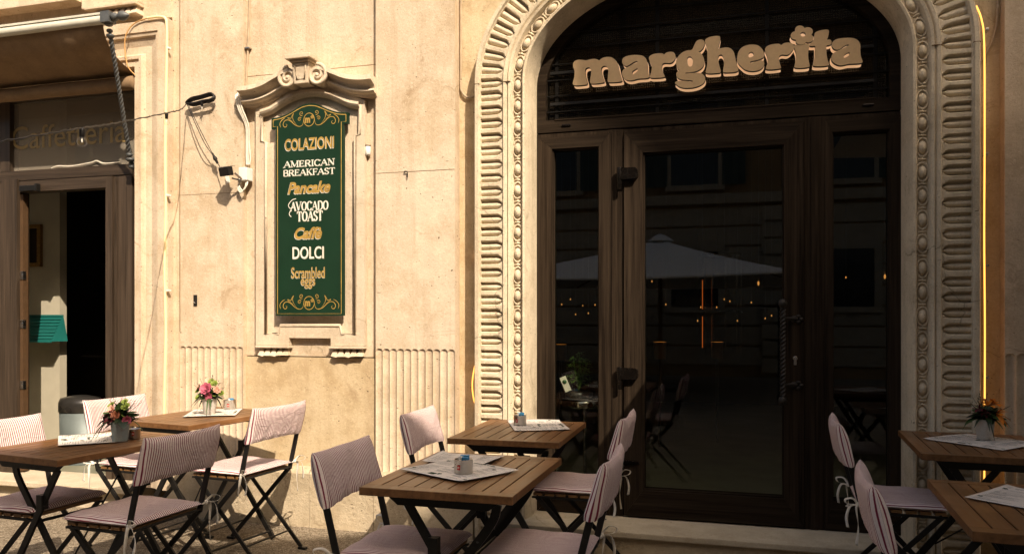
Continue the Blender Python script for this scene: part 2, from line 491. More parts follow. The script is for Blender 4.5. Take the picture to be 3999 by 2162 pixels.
M['rust'] = plain('petal_rust', (.30, .10, .05), .6, .3, 0, .3, 40, .1)
M['wine'] = plain('petal_wine', (.10, .012, .018), .6, .3, 0, .3, 40, .1)
M['orange'] = plain('petal_orange', (.66, .20, .015), .6, .3, 0, .3, 40, .1)
M['pot'] = stucco('chalky_pot', (.55, .51, .46), (.48, .45, .41), pit=.1, grain=.3, stain_amt=.08, seed=1.1)
M['potblue'] = stucco('chalky_blue_pot', (.37, .45, .45), (.30, .38, .39), pit=.1, grain=.3, stain_amt=.08, seed=6.1)
M['soil'] = plain('soil', (.03, .02, .012), .95, .1, 0, .4, 80, .4)
M['sugar'] = plain('sugar_sachet', (.03, .22, .42), .45, .4, 0, .25, 40, .05)
M['red'] = plain('red_label', (.48, .02, .015), .4, .4, 0, .05, 20, 0)
M['awning'] = stucco('awning_canvas', (.25, .165, .095), (.20, .13, .075), pit=.0, grain=.25, stain_amt=.18, seed=8.8)
M['awnbar'] = plain('awning_bar', (.55, .53, .44), .4, .4, 0, .1, 12, .02)
M['cream'] = plain('cream_wall', (.40, .365, .28), .9, .15, 0, .06, 9, .3)
M['teal'] = plain('teal_slats', (.006, .115, .10), .45, .4, 0, .12, 12, .03)
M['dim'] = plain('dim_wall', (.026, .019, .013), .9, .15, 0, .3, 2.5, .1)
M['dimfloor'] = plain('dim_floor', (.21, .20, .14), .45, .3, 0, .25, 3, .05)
M['bin'] = plain('bin_body', (.13, .155, .15), .55, .5, .3, .1, 10, .02)
M['binlid'] = plain('bin_lid', (.022, .02, .018), .3, .5, 0, .1, 10, .02)
M['picture'] = plain('dark_picture', (.12, .09, .065), .5, .4, 0, .7, 5, 0)
M['canvas'] = plain('parasol_canvas', (.82, .79, .75), .9, .1, 0, .06, 5, .1)
M['shutter'] = plain('shutter_paint', (.06, .075, .06), .6, .3, 0, .2, 12, 0)
M['darkglass'] = plain('far_window', (.02, .02, .022), .1, .5, 0, .1, 5, 0)
M['roof'] = plain('roof_tile', (.25, .11, .06), .8, .2, 0, .3, 8, .3)
def asphalt():
    m, nt, out = mat('pavement_asphalt')
    v = coords(nt)
    big = noise(nt, v, 1.6, 5, .6)
    vo = N(nt, "ShaderNodeTexVoronoi", i_Scale=95.0); nt.links.new(v, vo.inputs["Vector"])
    gr = noise(nt, v, 150, 4, .7)
    c = mixc(nt, ramp(nt, big, [(.35, 0.), (.7, 1.)]).outputs[0], (.15, .118, .08), (.26, .205, .14))
    c = mixc(nt, ramp(nt, vo.outputs["Color"], [(.30, 0.), (.80, .9)]).outputs[0], c, (.46, .38, .28))
    c = mixc(nt, ramp(nt, gr, [(.42, .75), (.56, 0.)]).outputs[0], c, (.045, .034, .022))
    h = math_n(nt, 'ADD', math_n(nt, 'MULTIPLY', vo.outputs["Distance"], -1.5), gr)
    bsdf(nt, out, c, .9, .25, normal=bump(nt, h, .8, .006)); return m
M['asphalt'] = asphalt()
def mesh_mat():
    m, nt, out = mat('wire_mesh')
    tc = nt.nodes.new("ShaderNodeTexCoord"); sp = nt.nodes.new("ShaderNodeSeparateXYZ"); nt.links.new(tc.outputs["Object"], sp.inputs[0])
    ms = []
    for k in (0, 2):
        fr = math_n(nt, 'FRACT', math_n(nt, 'ADD', math_n(nt, 'DIVIDE', sp.outputs[k], .0125), 50.0))
        ms.append(math_n(nt, 'LESS_THAN', fr, .22))
    a = math_n(nt, 'MAXIMUM', ms[0], ms[1])
    tr = nt.nodes.new("ShaderNodeBsdfTransparent")
    df = N(nt, "ShaderNodeBsdfDiffuse"); df.inputs[0].default_value = (.022, .017, .012, 1)
    mx = nt.nodes.new("ShaderNodeMixShader")
    nt.links.new(a, mx.inputs[0]); nt.links.new(tr.outputs[0], mx.inputs[1]); nt.links.new(df.outputs[0], mx.inputs[2]); nt.links.new(mx.outputs[0], out.inputs[0])
    return m
M['mesh'] = mesh_mat()

# ------------------------------------------------------------------ ground
g = MB()
g.add([(-60, -60, 0), (60, -60, 0), (60, 12, 0), (-60, 12, 0)], [(0, 1, 2, 3)])
tag(g.build('pavement', M['asphalt']), kind='structure', label='gritty grey brown pavement in front of the cafe')

# ------------------------------------------------------------------ cafe building
B = thing('cafe_building', 'sunlit cream plaster facade with fluted pilasters and a carved stone arch', 'building', (0, 0, 0))
YP, YB, YS, YA, YD = 4.42, 4.46, 4.50, 4.395, 4.62      # pilasters, panel back, recess strip, arch face, door frames
TOP = 5.6

def flutes(mb, x0, n, pitch, z0, z1, y, depth=.0105, cols=14):
    """a band of hollow flutes with rounded heads cut in the plane y"""
    hw = pitch * .475
    zs = [z0, z0 + .3, z1 - hw - .0]
    zs += [z1 - hw + hw * math.sin(PI / 2 * k / 6) for k in range(1, 7)] + [z1 + .012]
    P = []
    for z in zs:
        row = []
        for i in range(n * cols + 1):
            u = ((i / cols) % 1.0 - .5) * pitch
            h = max(0, z - (z1 - hw))
            e = hw * math.sqrt(max(0, 1 - (h / hw) ** 2)) if h < hw else 0
            q = abs(u) / e if e > 1e-6 else 9
            d = depth * math.sqrt(max(0, 1 - q * q)) if q < 1 else 0
            row.append((x0 + i / cols * pitch, y + d, z))
        P.append(row)
    mb.grid(P, smooth=False)

# facade wall: recessed panel, strips, wall over the arch
wl = MB()
wl.box(-3.06, -2.13, YB, 4.72, 1.05, TOP)                     # niche wall
wl.box(-3.62, -3.54, YB - .01, 4.72, .33, TOP)                # strip beside left door
CX0, AHW, ASP, ARH = -.175, .995, 2.66, .60                  # arch centre, half width, spring height, rise
def arch_path(s, n=64, z0=.02):
    a, b = AHW, ARH
    pts = [(CX0 - AHW - s, z0 + (ASP - z0) * i / 36) for i in range(36)]
    for i in range(n + 1):
        t = PI - PI * i / n
        x, z = a * math.cos(t), b * math.sin(t)
        nx, nz = math.cos(t) / a, math.sin(t) / b
        L = math.hypot(nx, nz)
        pts.append((CX0 + x + s * nx / L, ASP + z + s * nz / L))
    pts += [(CX0 + AHW + s, ASP - (ASP - z0) * i / 36) for i in range(1, 37)]
    return pts
OUT = arch_path(.30)
ow = MB()
ow.box(-1.617, CX0 - AHW - .30, YS, 4.74, 0, TOP)
ow.box(CX0 + AHW + .30, 1.25, YS, 4.74, 0, TOP)
ar = [p for p in OUT if p[1] >= ASP - 1e-6]
ow.prism([(CX0 - AHW - .30, TOP)] + [(x, z) for x, z in ar] + [(CX0 + AHW + .30, TOP)], YS, 4.74)
ow.build('recessed_wall', M['ochre'], B)
# wall around the left shop opening
wl.box(-7.5, -3.62, 4.44, 4.72, 3.28, TOP)
wl.box(-7.5, -6.2, 4.44, 4.72, 0, 3.28)
wl.build('niche_wall', M['plaster'], B)
bw = MB(); bw.box(-3.06, -2.13, YB - .012, 4.72, .36, 1.043)
bw.build('base_panel', M['ochre'], B)

# pilasters
for x0, n, pitch in ((-3.54, 10, .048), (-2.13, 11, .0466)):
    p = MB(); x1 = x0 + n * pitch
    zt = 1.105
    p.box(x0, x1, YP, 4.72, zt + .012, TOP)
    flutes(p, x0, n, pitch, .355, zt, YP)
    p.box(x0 + .004, x1 - .004, YP + .03, 4.70, .36, zt + .010)
    for xs in (x0, x1):
        p.add([(xs, YP, .355), (xs, 4.72, .355), (xs, 4.72, zt + .012), (xs, YP, zt + .012)], [(0, 1, 2, 3)])
    p.build('pilaster', M['plaster'], B, fix=False)
p = MB(); p.box(1.25, 2.6, YP, 4.72, 1.13, TOP); flutes(p, 1.25, 27, .05, .1, 1.118, YP); p.box(1.254, 2.6, YP + .03, 4.70, .11, 1.125)
p.add([(1.25, YP, .1), (1.25, 4.72, .1), (1.25, 4.72, 1.13), (1.25, YP, 1.13)], [(0, 1, 2, 3)])
p.build('pilaster', M['cast_dark'], B, fix=False)
# plinth of stone blocks
xs = [-3.60, -3.06, -2.553, -2.12, -1.49]
for a, b in zip(xs[:-1], xs[1:]):
    p = MB()
    pr = [(4.37, 0), (4.365, .33), (4.385, .352), (4.45, .362)]
    n = 8
    P = [[(a + .002 + (b - a - .004) * i / n, y, z) for i in range(n + 1)] for y, z in pr]
    p.grid(P, smooth=False)
    p.box(a + .002, b - .002, 4.372, 4.6, -.1, .328)
    p.build('plinth_block', M['plinth'], B)
p = MB(); p.box(1.14, 2.6, 4.36, 4.6, -.1, .10); p.build('plinth_block', M['plinth'], B)

# thin seams in the plaster: a dark open joint
jm = plain('dark_joint', (.16, .10, .05), .95, .1)
for bb in ((-2.128, -1.62, YP - .0012, YP + .01, 2.167, 2.1695), (-3.058, -2.132, YB - .0014, YB + .01, 2.843, 2.8455), (-3.537, -3.062, YP - .0012, YP + .01, 2.0935, 2.0955),
           (-3.538, -3.535, YP - .0015, YP + .01, 1.2, TOP), (-2.13, -1.62, YP - .0013, YP + .01, 3.6, 3.602)):
    sm_ = MB(); sm_.box(*bb); sm_.build('plaster_joint', jm, B)

# ---- carved stone arch
prof = [(0, 4.70), (0, 4.50), (.008, 4.445), (.017, 4.402), (.028, 4.398), (.034, 4.404), (.040, 4.428), (.088, 4.430), (.094, 4.41), (.100, 4.394),
        (.112, 4.388), (.118, 4.400), (.126, 4.388), (.140, 4.384), (.146, YA)]
prof2 = [(.284, YA), (.290, 4.378), (.310, 4.378), (.317, 4.392), (.317, 4.53)]
arch = MB()
paths = [arch_path(s) for s, y in prof]
arch.grid([[(x, prof[k][1], z) for x, z in paths[k]] for k in range(len(prof))], smooth=True)
paths = [arch_path(s) for s, y in prof2]
arch.grid([[(x, prof2[k][1], z) for x, z in paths[k]] for k in range(len(prof2))], smooth=True)
o = arch.build('arch_molding', M['cast_arch'], B, fix=False)
md = o.modifiers.new('e', 'EDGE_SPLIT'); md.split_angle = R(38)
# fluted band: each flute a hollow with a rounded cable in it
def resample(P, n):
    P = [Vector(p) for p in P]; L = [0]
    for a, b in zip(P[:-1], P[1:]): L.append(L[-1] + (b - a).length)
    out = []; j = 0
    for i in range(n + 1):
        t = L[-1] * i / n
        while j < len(L) - 2 and L[j + 1] < t: j += 1
        q = (t - L[j]) / max(1e-9, L[j + 1] - L[j])
        out.append(P[j].lerp(P[j + 1], q))
    return out, L[-1]
band = MB()
ref, LEN = resample(arch_path(.215), 10)
PER = .079
NF = int(round(LEN / PER)); SUB = 20
inn, _ = resample(arch_path(.146, 160), NF * SUB)
outp, _ = resample(arch_path(.284, 160), NF * SUB)
# pair points by the normal of the mid line so flutes stay square to the band
midp, _ = resample(arch_path(.215, 160), NF * SUB)
SC = [.146, .152, .160, .170, .182, .20, .23, .265, .279, .2805, .284]
rows = []
FV = [(random.uniform(.8, 1.12), random.uniform(-.03, .03), random.uniform(.92, 1.05)) for _ in range(NF + 2)]
for i in range(NF * SUB + 1):
    fv = FV[min(NF, i // SUB)]
    a = midp[max(0, i - 1)]; b = midp[min(NF * SUB, i + 1)]
    t = (b - a).normalized(); nrm = Vector((-t.y, t.x))
    right = i > NF * SUB / 2
    ph = (i / SUB) % 1.0
    row = []
    for s in SC:
        if right: ph2 = 1 - ph
        else: ph2 = ph
        hw = .37 * (0 if s <= .147 else min(1, ((s - .147) / .030)) ** .7) * (0 if s >= .280 else 1)
        hw *= fv[2]
        q = (ph2 - .45 - fv[1]) / hw if hw > .01 else 9
        d = 0
        if abs(q) < 1:
            d = .029 * min(1, (1 - abs(q)) * 4)
            cq = (q + .10) / .56
            if abs(cq) < 1: d -= .021 * math.sqrt(1 - cq * cq)
        p2 = midp[i] + nrm * (s - .215)
        row.append((p2.x, YA + d * fv[0] + random.uniform(-.0009, .0009) * (1 if SC[0] < s < SC[-1] else 0), p2.y))
    rows.append(row)
band.grid(rows, smooth=True, flip=True)
o = band.build('fluted_band', M['cast_arch'], B, fix=False)
md = o.modifiers.new('e', 'EDGE_SPLIT'); md.split_angle = R(48)
# egg and dart
egg = MB()
ep, EL = resample(arch_path(.064, 160), 2000)
NE = int(round(EL / .121))
for k in range(NE):
    i = int((k + .5) / NE * 2000)
    c = ep[i]; t = (ep[min(2000, i + 3)] - ep[max(0, i - 3)]).normalized(); nr = Vector((-t.y, t.x))
    X = Vector((t.x, 0, t.y)); Nn = Vector((nr.x, 0, nr.y)); Yv = Vector((0, -1, 0))
    Mx = Matrix(((X.x, Nn.x, Yv.x, c.x), (X.y, Nn.y, Yv.y, 4.43), (X.z, Nn.z, Yv.z, c.y), (0, 0, 0, 1)))
    jit = random.uniform(.94, 1.05)
    E = Mx @ Matrix.Diagonal((.0335 * jit, .022, .028, 1))
    egg.lathe([(max(1e-4, math.sin(PI * q / 8)), -math.cos(PI * q / 8)) for q in range(9)], 12, E)
    ring = [Mx @ Vector((.0475 * math.cos(a), .0275 * math.sin(a), .006)) for a in [2 * PI * q / 18 for q in range(18)]]
    egg.tube(ring, .0055, 6, closed=True)
    D = Mx @ Matrix.Translation((.0605, 0, 0)) @ Matrix.Diagonal((.008, .023, .016, 1))
    egg.lathe([(1e-4, -1), (.8, -.5), (1, 0), (.8, .5), (1e-4, 1)], 8, D)
    D = Mx @ Matrix.Translation((.0605, 0, 0)) @ Matrix.Diagonal((.018, .007, .014, 1))
    egg.lathe([(1e-4, -1), (.8, -.5), (1, 0), (.8, .5), (1e-4, 1)], 8, D)
egg.build('egg_molding', M['cast_arch'], B)
# joint lines across the stone at the spring
for sx in (-1, 1):
    xo = CX0 + sx * (AHW + .317); xi = CX0 + sx * (AHW + .284)
    jl = MB(); jl.box(min(xo, xi), max(xo, xi), 4.3768, 4.40, ASP - .014, ASP - .0115); jl.build('stone_joint', jm, B)
    xo = CX0 + sx * (AHW + .10); xi = CX0 + sx * (AHW + .146)
    jl = MB(); jl.box(min(xo, xi), max(xo, xi), 4.3828, 4.40, ASP - .012, ASP - .0095); jl.build('stone_joint', jm, B)

# step of the entrance
st = MB()
st.box(-1.30, .86, 4.285, 4.72, .105, .138)
o = st.build('entrance_step', M['step'], B, bev=.006)
st = MB(); st.box(-1.28, .84, 4.315, 4.72, -.05, .104); st.build('step_base', M['plinth'], B)

# ---- architrave of the left shop door: profile swept up the jamb and over the head
pr = [(0, 4.60), (0, 4.43), (.006, 4.418), (.045, 4.418), (.05, 4.405), (.070, 4.402), (.076, 4.42), (.088, 4.428), (.135, 4.430), (.185, 4.412),
      (.192, 4.398), (.210, 4.394), (.216, 4.386), (.285, 4.384), (.290, 4.392), (.290, 4.46)]
XI, ZI = -3.90, 2.965
ms = MB()
ms.grid([[(XI + s, y, .16), (XI + s, y, ZI + s), (-6.4, y, ZI + s)] for s, y in pr], smooth=False)
ms.build('door_surround', M['plaster'], B)
fz = MB()
fz.box(-7.5, -4.305, 4.33, 4.46, 3.43, TOP)
fz.box(-4.30, -3.835, 4.385, 4.46, 3.383, TOP)
fz.box(-4.25, -3.835, 4.355, 4.455, 3.362, 3.3815)
fz.build('frieze', M['plaster'], B, bev=.004)
def guttae(mb, x0, x1, n, zt, y0, y1, h=.05):
    wd = (x1 - x0) / n
    for i in range(n):
        xa = x0 + i * wd; xm = xa + wd / 2
        vs = [(xm - wd * .20, y0 + .01, zt), (xm + wd * .20, y0 + .01, zt), (xa + wd, y0 - .018, zt - h), (xa, y0 - .018, zt - h)]
        vs += [(xm - wd * .20, y1, zt), (xm + wd * .20, y1, zt), (xa + wd, y1, zt - h), (xa, y1, zt - h)]
        mb.add(vs, [(3, 2, 1, 0), (4, 5, 6, 7), (0, 1, 5, 4), (1, 2, 6, 5), (2, 3, 7, 6), (3, 0, 4, 7)])
gt = MB(); guttae(gt, -4.20, -3.84, 7, 3.36, 4.385, 4.45, .052)
gt.build('guttae', M['cast'], B, bev=.004)
ls = MB(); ls.box(-6.2, -3.86, 4.34, 4.72, .125, .16); ls.box(-6.2, -3.88, 4.40, 4.72, -.05, .124)
ls.build('shop_step', M['step'], B, bev=.005)

# ---- blind window between the pilasters
nf = MB()
outer = [(-2.967, 1.118), (-2.727, 1.118), (-2.727, 1.165), (-2.434, 1.165), (-2.434, 1.118), (-2.205, 1.118), (-2.205, 2.62), (-2.30, 2.66), (-2.44, 2.74),
         (-2.58, 2.76), (-2.72, 2.74), (-2.85, 2.66), (-2.967, 2.62)]
cx = -2.58
topc = [(.345, 2.588), (.27, 2.605), (.20, 2.640), (.13, 2.670), (.06, 2.686), (0, 2.690)]
hole = [(-2.895, 1.190), (-2.800, 1.190), (-2.788, 1.243), (-2.372, 1.243), (-2.360, 1.190), (-2.268, 1.190), (-2.268, 2.405), (-2.237, 2.412)]
hole += [(cx + dx, z) for dx, z in topc] + [(cx - dx, z) for dx, z in topc[::-1][1:]] + [(-2.925, 2.412), (-2.895, 2.405)]
nf.prism(outer, YP, 4.455, holes=[hole])
nf.prism(hole, 4.447, 4.4595)
o = nf.build('niche_frame', M['cast'], B, fix=False)
nm = MB()
nm.tube([(x, 4.424, z) for x, z in hole], .011, 8, closed=True)
tc_ = [(cx + dx, z + .004) for dx, z in topc] + [(cx - dx, z + .004) for dx, z in topc[::-1][1:]]
sec = [(4.43, .016), (4.400, .016), (4.397, 0), (4.405, -.012), (4.418, -.022), (4.43, -.028)]
cur = smooth_path([(x, z, 0) for x, z in tc_], 4)
nm.grid([[(p.x, y, p.y + dz) for p in cur] for y, dz in sec], smooth=False)
nm.build('niche_molding', M['cast'], B)
# cornice with scrolls and keystone
half = [(.462, 2.742), (.40, 2.741), (.335, 2.748), (.27, 2.765), (.20, 2.795), (.14, 2.820), (.095, 2.832)]
sec = [(4.46, .0), (4.325, .002), (4.322, -.026), (4.338, -.031), (4.372, -.046), (4.384, -.066), (4.372, -.070), (4.366, -.082), (4.378, -.092), (4.402, -.095), (4.410, -.108), (4.46, -.108)]
for sg in (-1, 1):
    co = MB()
    cur = smooth_path([(cx + sg * dx, z, 0) for dx, z in half], 5)
    co.grid([[(p.x, y, p.y + dz) for p in cur] for y, dz in sec], smooth=False)
    e = cur[0]
    co.add([(e.x, y, e.y + dz) for y, dz in sec], [tuple(range(len(sec)))])
    co.build('cornice', M['cast'], B)
for sg in (-1, 1):
    sc = MB(); c = Vector((cx + sg * .101, 2.771))
    th = [2 * PI * k / 28 for k in range(28)]
    sc.prism([(c.x + .058 * math.cos(a), c.y + .058 * math.sin(a)) for a in th], 4.335, 4.46)
    sp = []
    for k in range(46):
        t = k / 45; a = PI / 2 + sg * -t * 2 * PI * 1.65; r_ = .056 * (1 - t) ** .8 + .010
        sp.append((c.x + r_ * math.cos(a) * 1, 4.332, c.y + r_ * math.sin(a)))
    sc.tube(sp, [.0135 - .006 * k / 45 for k in range(46)], 8)
    sc.ball((c.x, 4.33, c.y), .013, .012, .013)
    sc.build('scroll', M['cast'], B)
ks = MB()
ks.add([(cx - .058, 4.305, 2.848), (cx + .058, 4.305, 2.848), (cx + .046, 4.315, 2.722), (cx - .046, 4.315, 2.722),
        (cx - .058, 4.46, 2.848), (cx + .058, 4.46, 2.848), (cx + .046, 4.46, 2.722), (cx - .046, 4.46, 2.722)],
       [(0, 3, 2, 1), (0, 1, 5, 4), (1, 2, 6, 5), (2, 3, 7, 6), (3, 0, 4, 7)])
ks.box(cx - .066, cx + .066, 4.292, 4.46, 2.849, 2.862)
ks.box(cx - .086, cx + .086, 4.270, 4.46, 2.864, 2.892)
o = ks.build('keystone', M['cast'], B, bev=.004)
kp = MB()
inn_ = [(cx - .036, 2.828), (cx - .02, 2.836), (cx, 2.839), (cx + .02, 2.836), (cx + .036, 2.828), (cx + .027, 2.748), (cx - .027, 2.748)]
kp.tube([(x, 4.305 + (2.848 - z) * .08, z) for x, z in inn_], .0055, 6, closed=True)
kp.build('keystone_panel', M['cast'], B)
for a, b in ((-2.950, -2.730), (-2.432, -2.215)):
    g2 = MB(); g2.box(a - .012, b + .012, 4.405, 4.452, 1.101, 1.1155)
    guttae(g2, a, b, 5, 1.0995, 4.428, 4.452, .045)
    g2.build('guttae', M['cast'], B, bev=.004)
# ------------------------------------------------------------------ entrance: transom, sidelights, door
F0, F1 = 4.62, 4.70
TRZ = 2.467       # under edge of the fan light
fan = MB()
fi = [p for p in arch_path(-.055, 64) if p[1] >= TRZ - .0]
fo = [p for p in arch_path(.03, 64) if p[1] >= TRZ - .072]
fo = [(CX0 - AHW - .03, TRZ - .072)] + [p for p in arch_path(.03, 64) if p[1] > TRZ] + [(CX0 + AHW + .03, TRZ - .072)]
fi = [(CX0 - AHW + .055, TRZ)] + [p for p in arch_path(-.055, 64) if p[1] > TRZ + .01] + [(CX0 + AHW - .055, TRZ)]
fan.prism(fo, F0, F1, holes=[fi])
fan.box(-1.06, .70, F0 - .004, F0 + .02, TRZ - .004, TRZ + .004)
T = fan.build('transom_window', M['frame_h'], B)
gp = MB(); gp.prism(fi, 4.668, 4.672); gp.build('glass_pane', M['pane'], T)
gr = MB()
for k in range(8):
    z = TRZ + .055 + k * .094
    dx = AHW - .05 if z < ASP else AHW * math.sqrt(max(0, 1 - ((z - ASP) / ARH) ** 2)) - .05
    gr.box(CX0 - dx, CX0 + dx, 4.645, 4.652, z - .0035, z + .0035)
for x in (-1.055, -.46, .145, .70): gr.box(x - .010, x + .010, 4.653, 4.660, TRZ, 2.9 if abs(x) > .6 else 3.2)
gr.build('grille_bar', M['grille'], T)
mm = MB(); mm.add([(-1.1, 4.664, TRZ), (.75, 4.664, TRZ), (.75, 4.664, 3.24), (-1.1, 4.664, 3.24)], [(0, 1, 2, 3)])
mm.build('wire_mesh', M['mesh'], T)
for x in (-.99, .66):
    m_ = MB(); m_.box(x - .028, x + .028, 4.612, 4.62, 2.424, 2.436); m_.build('drain_cap', M['hinge'], T, bev=.003)

def frame_rect(name, x0, x1, z0, z1, wl_, wr, wt, wb, y0, y1, parent, gy=None, cat=None):
    """mitred frame: upright stiles and level rails, a pane inside"""
    a = MB()
    ix0, ix1, iz0, iz1 = x0 + wl_, x1 - wr, z0 + wb, z1 - wt
    def quadprism(q, mi):
        a.add([(x, y0, z) for x, z in q] + [(x, y1, z) for x, z in q], [(3, 2, 1, 0), (4, 5, 6, 7), (0, 1, 5, 4), (1, 2, 6, 5), (2, 3, 7, 6), (3, 0, 4, 7)], False, mi)
    e = .0008
    quadprism([(x0, z0), (ix0, iz0), (ix0, iz1), (x0, z1)], 0)
    quadprism([(ix1, iz0), (x1, z0), (x1, z1), (ix1, iz1)], 0)
    quadprism([(x0 + e, z1), (ix0 + e, iz1), (ix1 - e, iz1), (x1 - e, z1)], 1)
    quadprism([(x0 + e, z0), (x1 - e, z0), (ix1 - e, iz0), (ix0 + e, iz0)], 1)
    for q in ((ix0, ix0 + .008, iz0, iz1), (ix1 - .008, ix1, iz0, iz1)):
        a.box(q[0], q[1], y0 + .014, y1 - .01, q[2], q[3], 0)
    for q in ((ix0 + .008, ix1 - .008, iz0, iz0 + .008), (ix0 + .008, ix1 - .008, iz1 - .008, iz1)):
        a.box(q[0], q[1], y0 + .014, y1 - .01, q[2], q[3], 1)
    o = a.build(name, [M['frame'], M['frame_h']], parent)
    gl_ = MB(); yy = gy or (y0 + .045)
    gl_.box(ix0 + .004, ix1 - .004, yy, yy + .004, iz0 + .004, iz1 - .004)
    gl_.build('glass_pane', M['pane'], o)
    return o
DZ0, DZ1 = .141, 2.390
fr = MB()
for a, b in ((-1.20, -1.165), (-.732, -.652), (.338, .444), (.828, .86)):
    fr.box(a, b, F0, F1, DZ0, DZ1 - .002)
fr.box(-.719, -.690, F0 - .006, F0, DZ0, DZ1 - .02)
fr.box(.372, .410, F0 - .008, F0, DZ0, DZ1 - .02)
fr.box(-1.164, .827, F0 + .004, F1, DZ1 - .022, DZ1 - .003)
fr.build('door_frame', M['frame'], B)
frame_rect('sidelight_window', -1.1645, -.7325, DZ0, 2.366, .088, .062, .070, .09, F0 - .004, F1, B)
frame_rect('sidelight_window', .4445, .8275, DZ0, 2.366, .036, .060, .070, .16, F0 - .004, F1, B)
D = frame_rect('entrance_door', -.6455, .3355, .150, 2.364, .108, .102, .122, .150, F0 - .016, F1 - .01, B)
for z in (2.115, .965):
    h = MB()
    h.lathe([(.0001, -.085), (.014, -.085), (.014, -.028), (.016, -.026), (.016, .042), (.0001, .046)], 14, Matrix.Translation((-.668, 4.580, z)))
    pl = [(-.672, z - .026), (-.580, z - .026), (-.566, z - .018), (-.562, z), (-.566, z + .028), (-.580, z + .038), (-.672, z + .038)]
    h.prism(pl, 4.568, 4.604)
    h.build('hinge', M['hinge'], D, bev=.002)
hd = MB()
hx, hy = .222, 4.545
hd.twist((hx, hy, .87), (hx, hy, 1.345), .0145, 7, 3, 18, 90, .22)
hd.ball((hx, hy, 1.370), .024, .024, .026); hd.ball((hx, hy, .845), .024, .024, .026)
for z in (1.285, .925):
    hd.tube([(hx, hy, z), (hx + .03, 4.57, z + .004), (hx + .075, 4.598, z)], [.009, .008, .012], 8)
    for k in range(5):
        a = 2 * PI * k / 5
        hd.ball((hx + .078 + .02 * math.cos(a), 4.597, z + .016 * math.sin(a)), .014, .008, .010, 8, 6)
hd.build('door_handle', M['iron'], D)
kh = MB(); kh.box(.283, .297, 4.597, 4.604, 1.035, 1.082); kh.lathe([(.0001, 0), (.012, 0), (.012, .006), (.0001, .006)], 14, Matrix.Translation((.290, 4.597, 1.072)) @ Matrix.Rotation(R(90), 4, 'X'))
kh.build('keyhole_plate', M['tin'], D, bev=.001)
lb = MB(); lb.box(-.652, -.56, 4.585, 4.604, .455, .468); lb.box(-.66, -.645, 4.575, 4.604, .40, .47); lb.build('lower_latch', M['hinge'], D, bev=.002)

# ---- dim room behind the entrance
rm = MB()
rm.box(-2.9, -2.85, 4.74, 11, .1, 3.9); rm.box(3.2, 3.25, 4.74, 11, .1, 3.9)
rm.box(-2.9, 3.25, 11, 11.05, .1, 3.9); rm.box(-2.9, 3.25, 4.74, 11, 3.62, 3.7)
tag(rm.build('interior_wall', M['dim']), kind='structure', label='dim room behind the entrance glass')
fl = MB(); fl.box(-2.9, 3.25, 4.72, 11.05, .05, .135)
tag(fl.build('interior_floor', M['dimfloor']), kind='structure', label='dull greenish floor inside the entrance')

# ------------------------------------------------------------------ left shop front
SY = 4.60
sh = MB()
sh.box(-6.3, -4.067, SY + .004, 4.68, 2.872, 2.96, 1)
sh.box(-6.3, -4.067, SY, 4.68, 2.285, 2.364, 1)
sh.box(-6.3, -4.067, SY - .012, SY, 2.290, 2.330, 1)
sh.box(-4.281, -4.225, SY - .022, 4.68, .16, 2.283)
sh.box(-4.224, -4.130, SY - .004, 4.68, .16, 2.283)
sh.box(-4.212, -4.196, SY - .012, SY - .004, .16, 2.25)
sh.box(-4.129, -4.067, SY - .014, 4.68, .16, 2.283)
sh.box(-5.05, -4.282, SY - .018, 4.68, 2.205, 2.283, 1)
sh.box(-5.32, -5.21, SY - .02, 4.68, .16, 2.28)
sh.box(-5.208, -5.064, SY - .026, 4.68, .16, 2.30)
sh.box(-6.3, -6.2, SY, 4.68, .16, 2.96)
sh.box(-5.25, -5.16, SY + .0, 4.68, 2.366, 2.87)
SF = sh.build('shop_window', [M['shopframe'], M['shopframe_h']], B)
gm = MB(); gm.box(-6.2, -4.07, 4.636, 4.640, 2.366, 2.87); gm.box(-6.2, -5.325, 4.636, 4.640, .17, 2.28)
gm.build('glass_pane', M['pane_shop'], SF)
le = MB(); le.box(-5.063, -5.036, SY + .0, SY + .045, .17, 2.19); le.build('door_edge', plain('edge_wood', (.075, .04, .018), .6), SF)  # flat warm brown, unlike the grained frame wood
for z in (1.60, 1.245, .80):
    q = MB(); q.box(-5.060, -5.030, SY - .006, SY + .02, z - .03, z + .03); q.box(-5.045, -5.026, SY - .01, SY + .01, z - .008, z + .008)
    q.build('strike_plate', M['tin'], SF, bev=.002)
cl = MB(); cl.box(-5.02, -4.86, SY - .05, SY - .019, 2.205, 2.245); cl.box(-4.875, -4.855, SY - .056, SY - .019, 2.20, 2.255)
cl.build('door_closer', M['black'], SF, bev=.004)
wc = MB(); wc.tube(smooth_path([(-4.80, 4.622, 2.372), (-4.74, 4.622, 2.385), (-4.62, 4.622, 2.378), (-4.45, 4.622, 2.395), (-4.40, 4.622, 2.405), (-4.33, 4.622, 2.382), (-4.20, 4.622, 2.385)]), .005, 6)
wc.build('loose_cable', M['wcable'], SF)
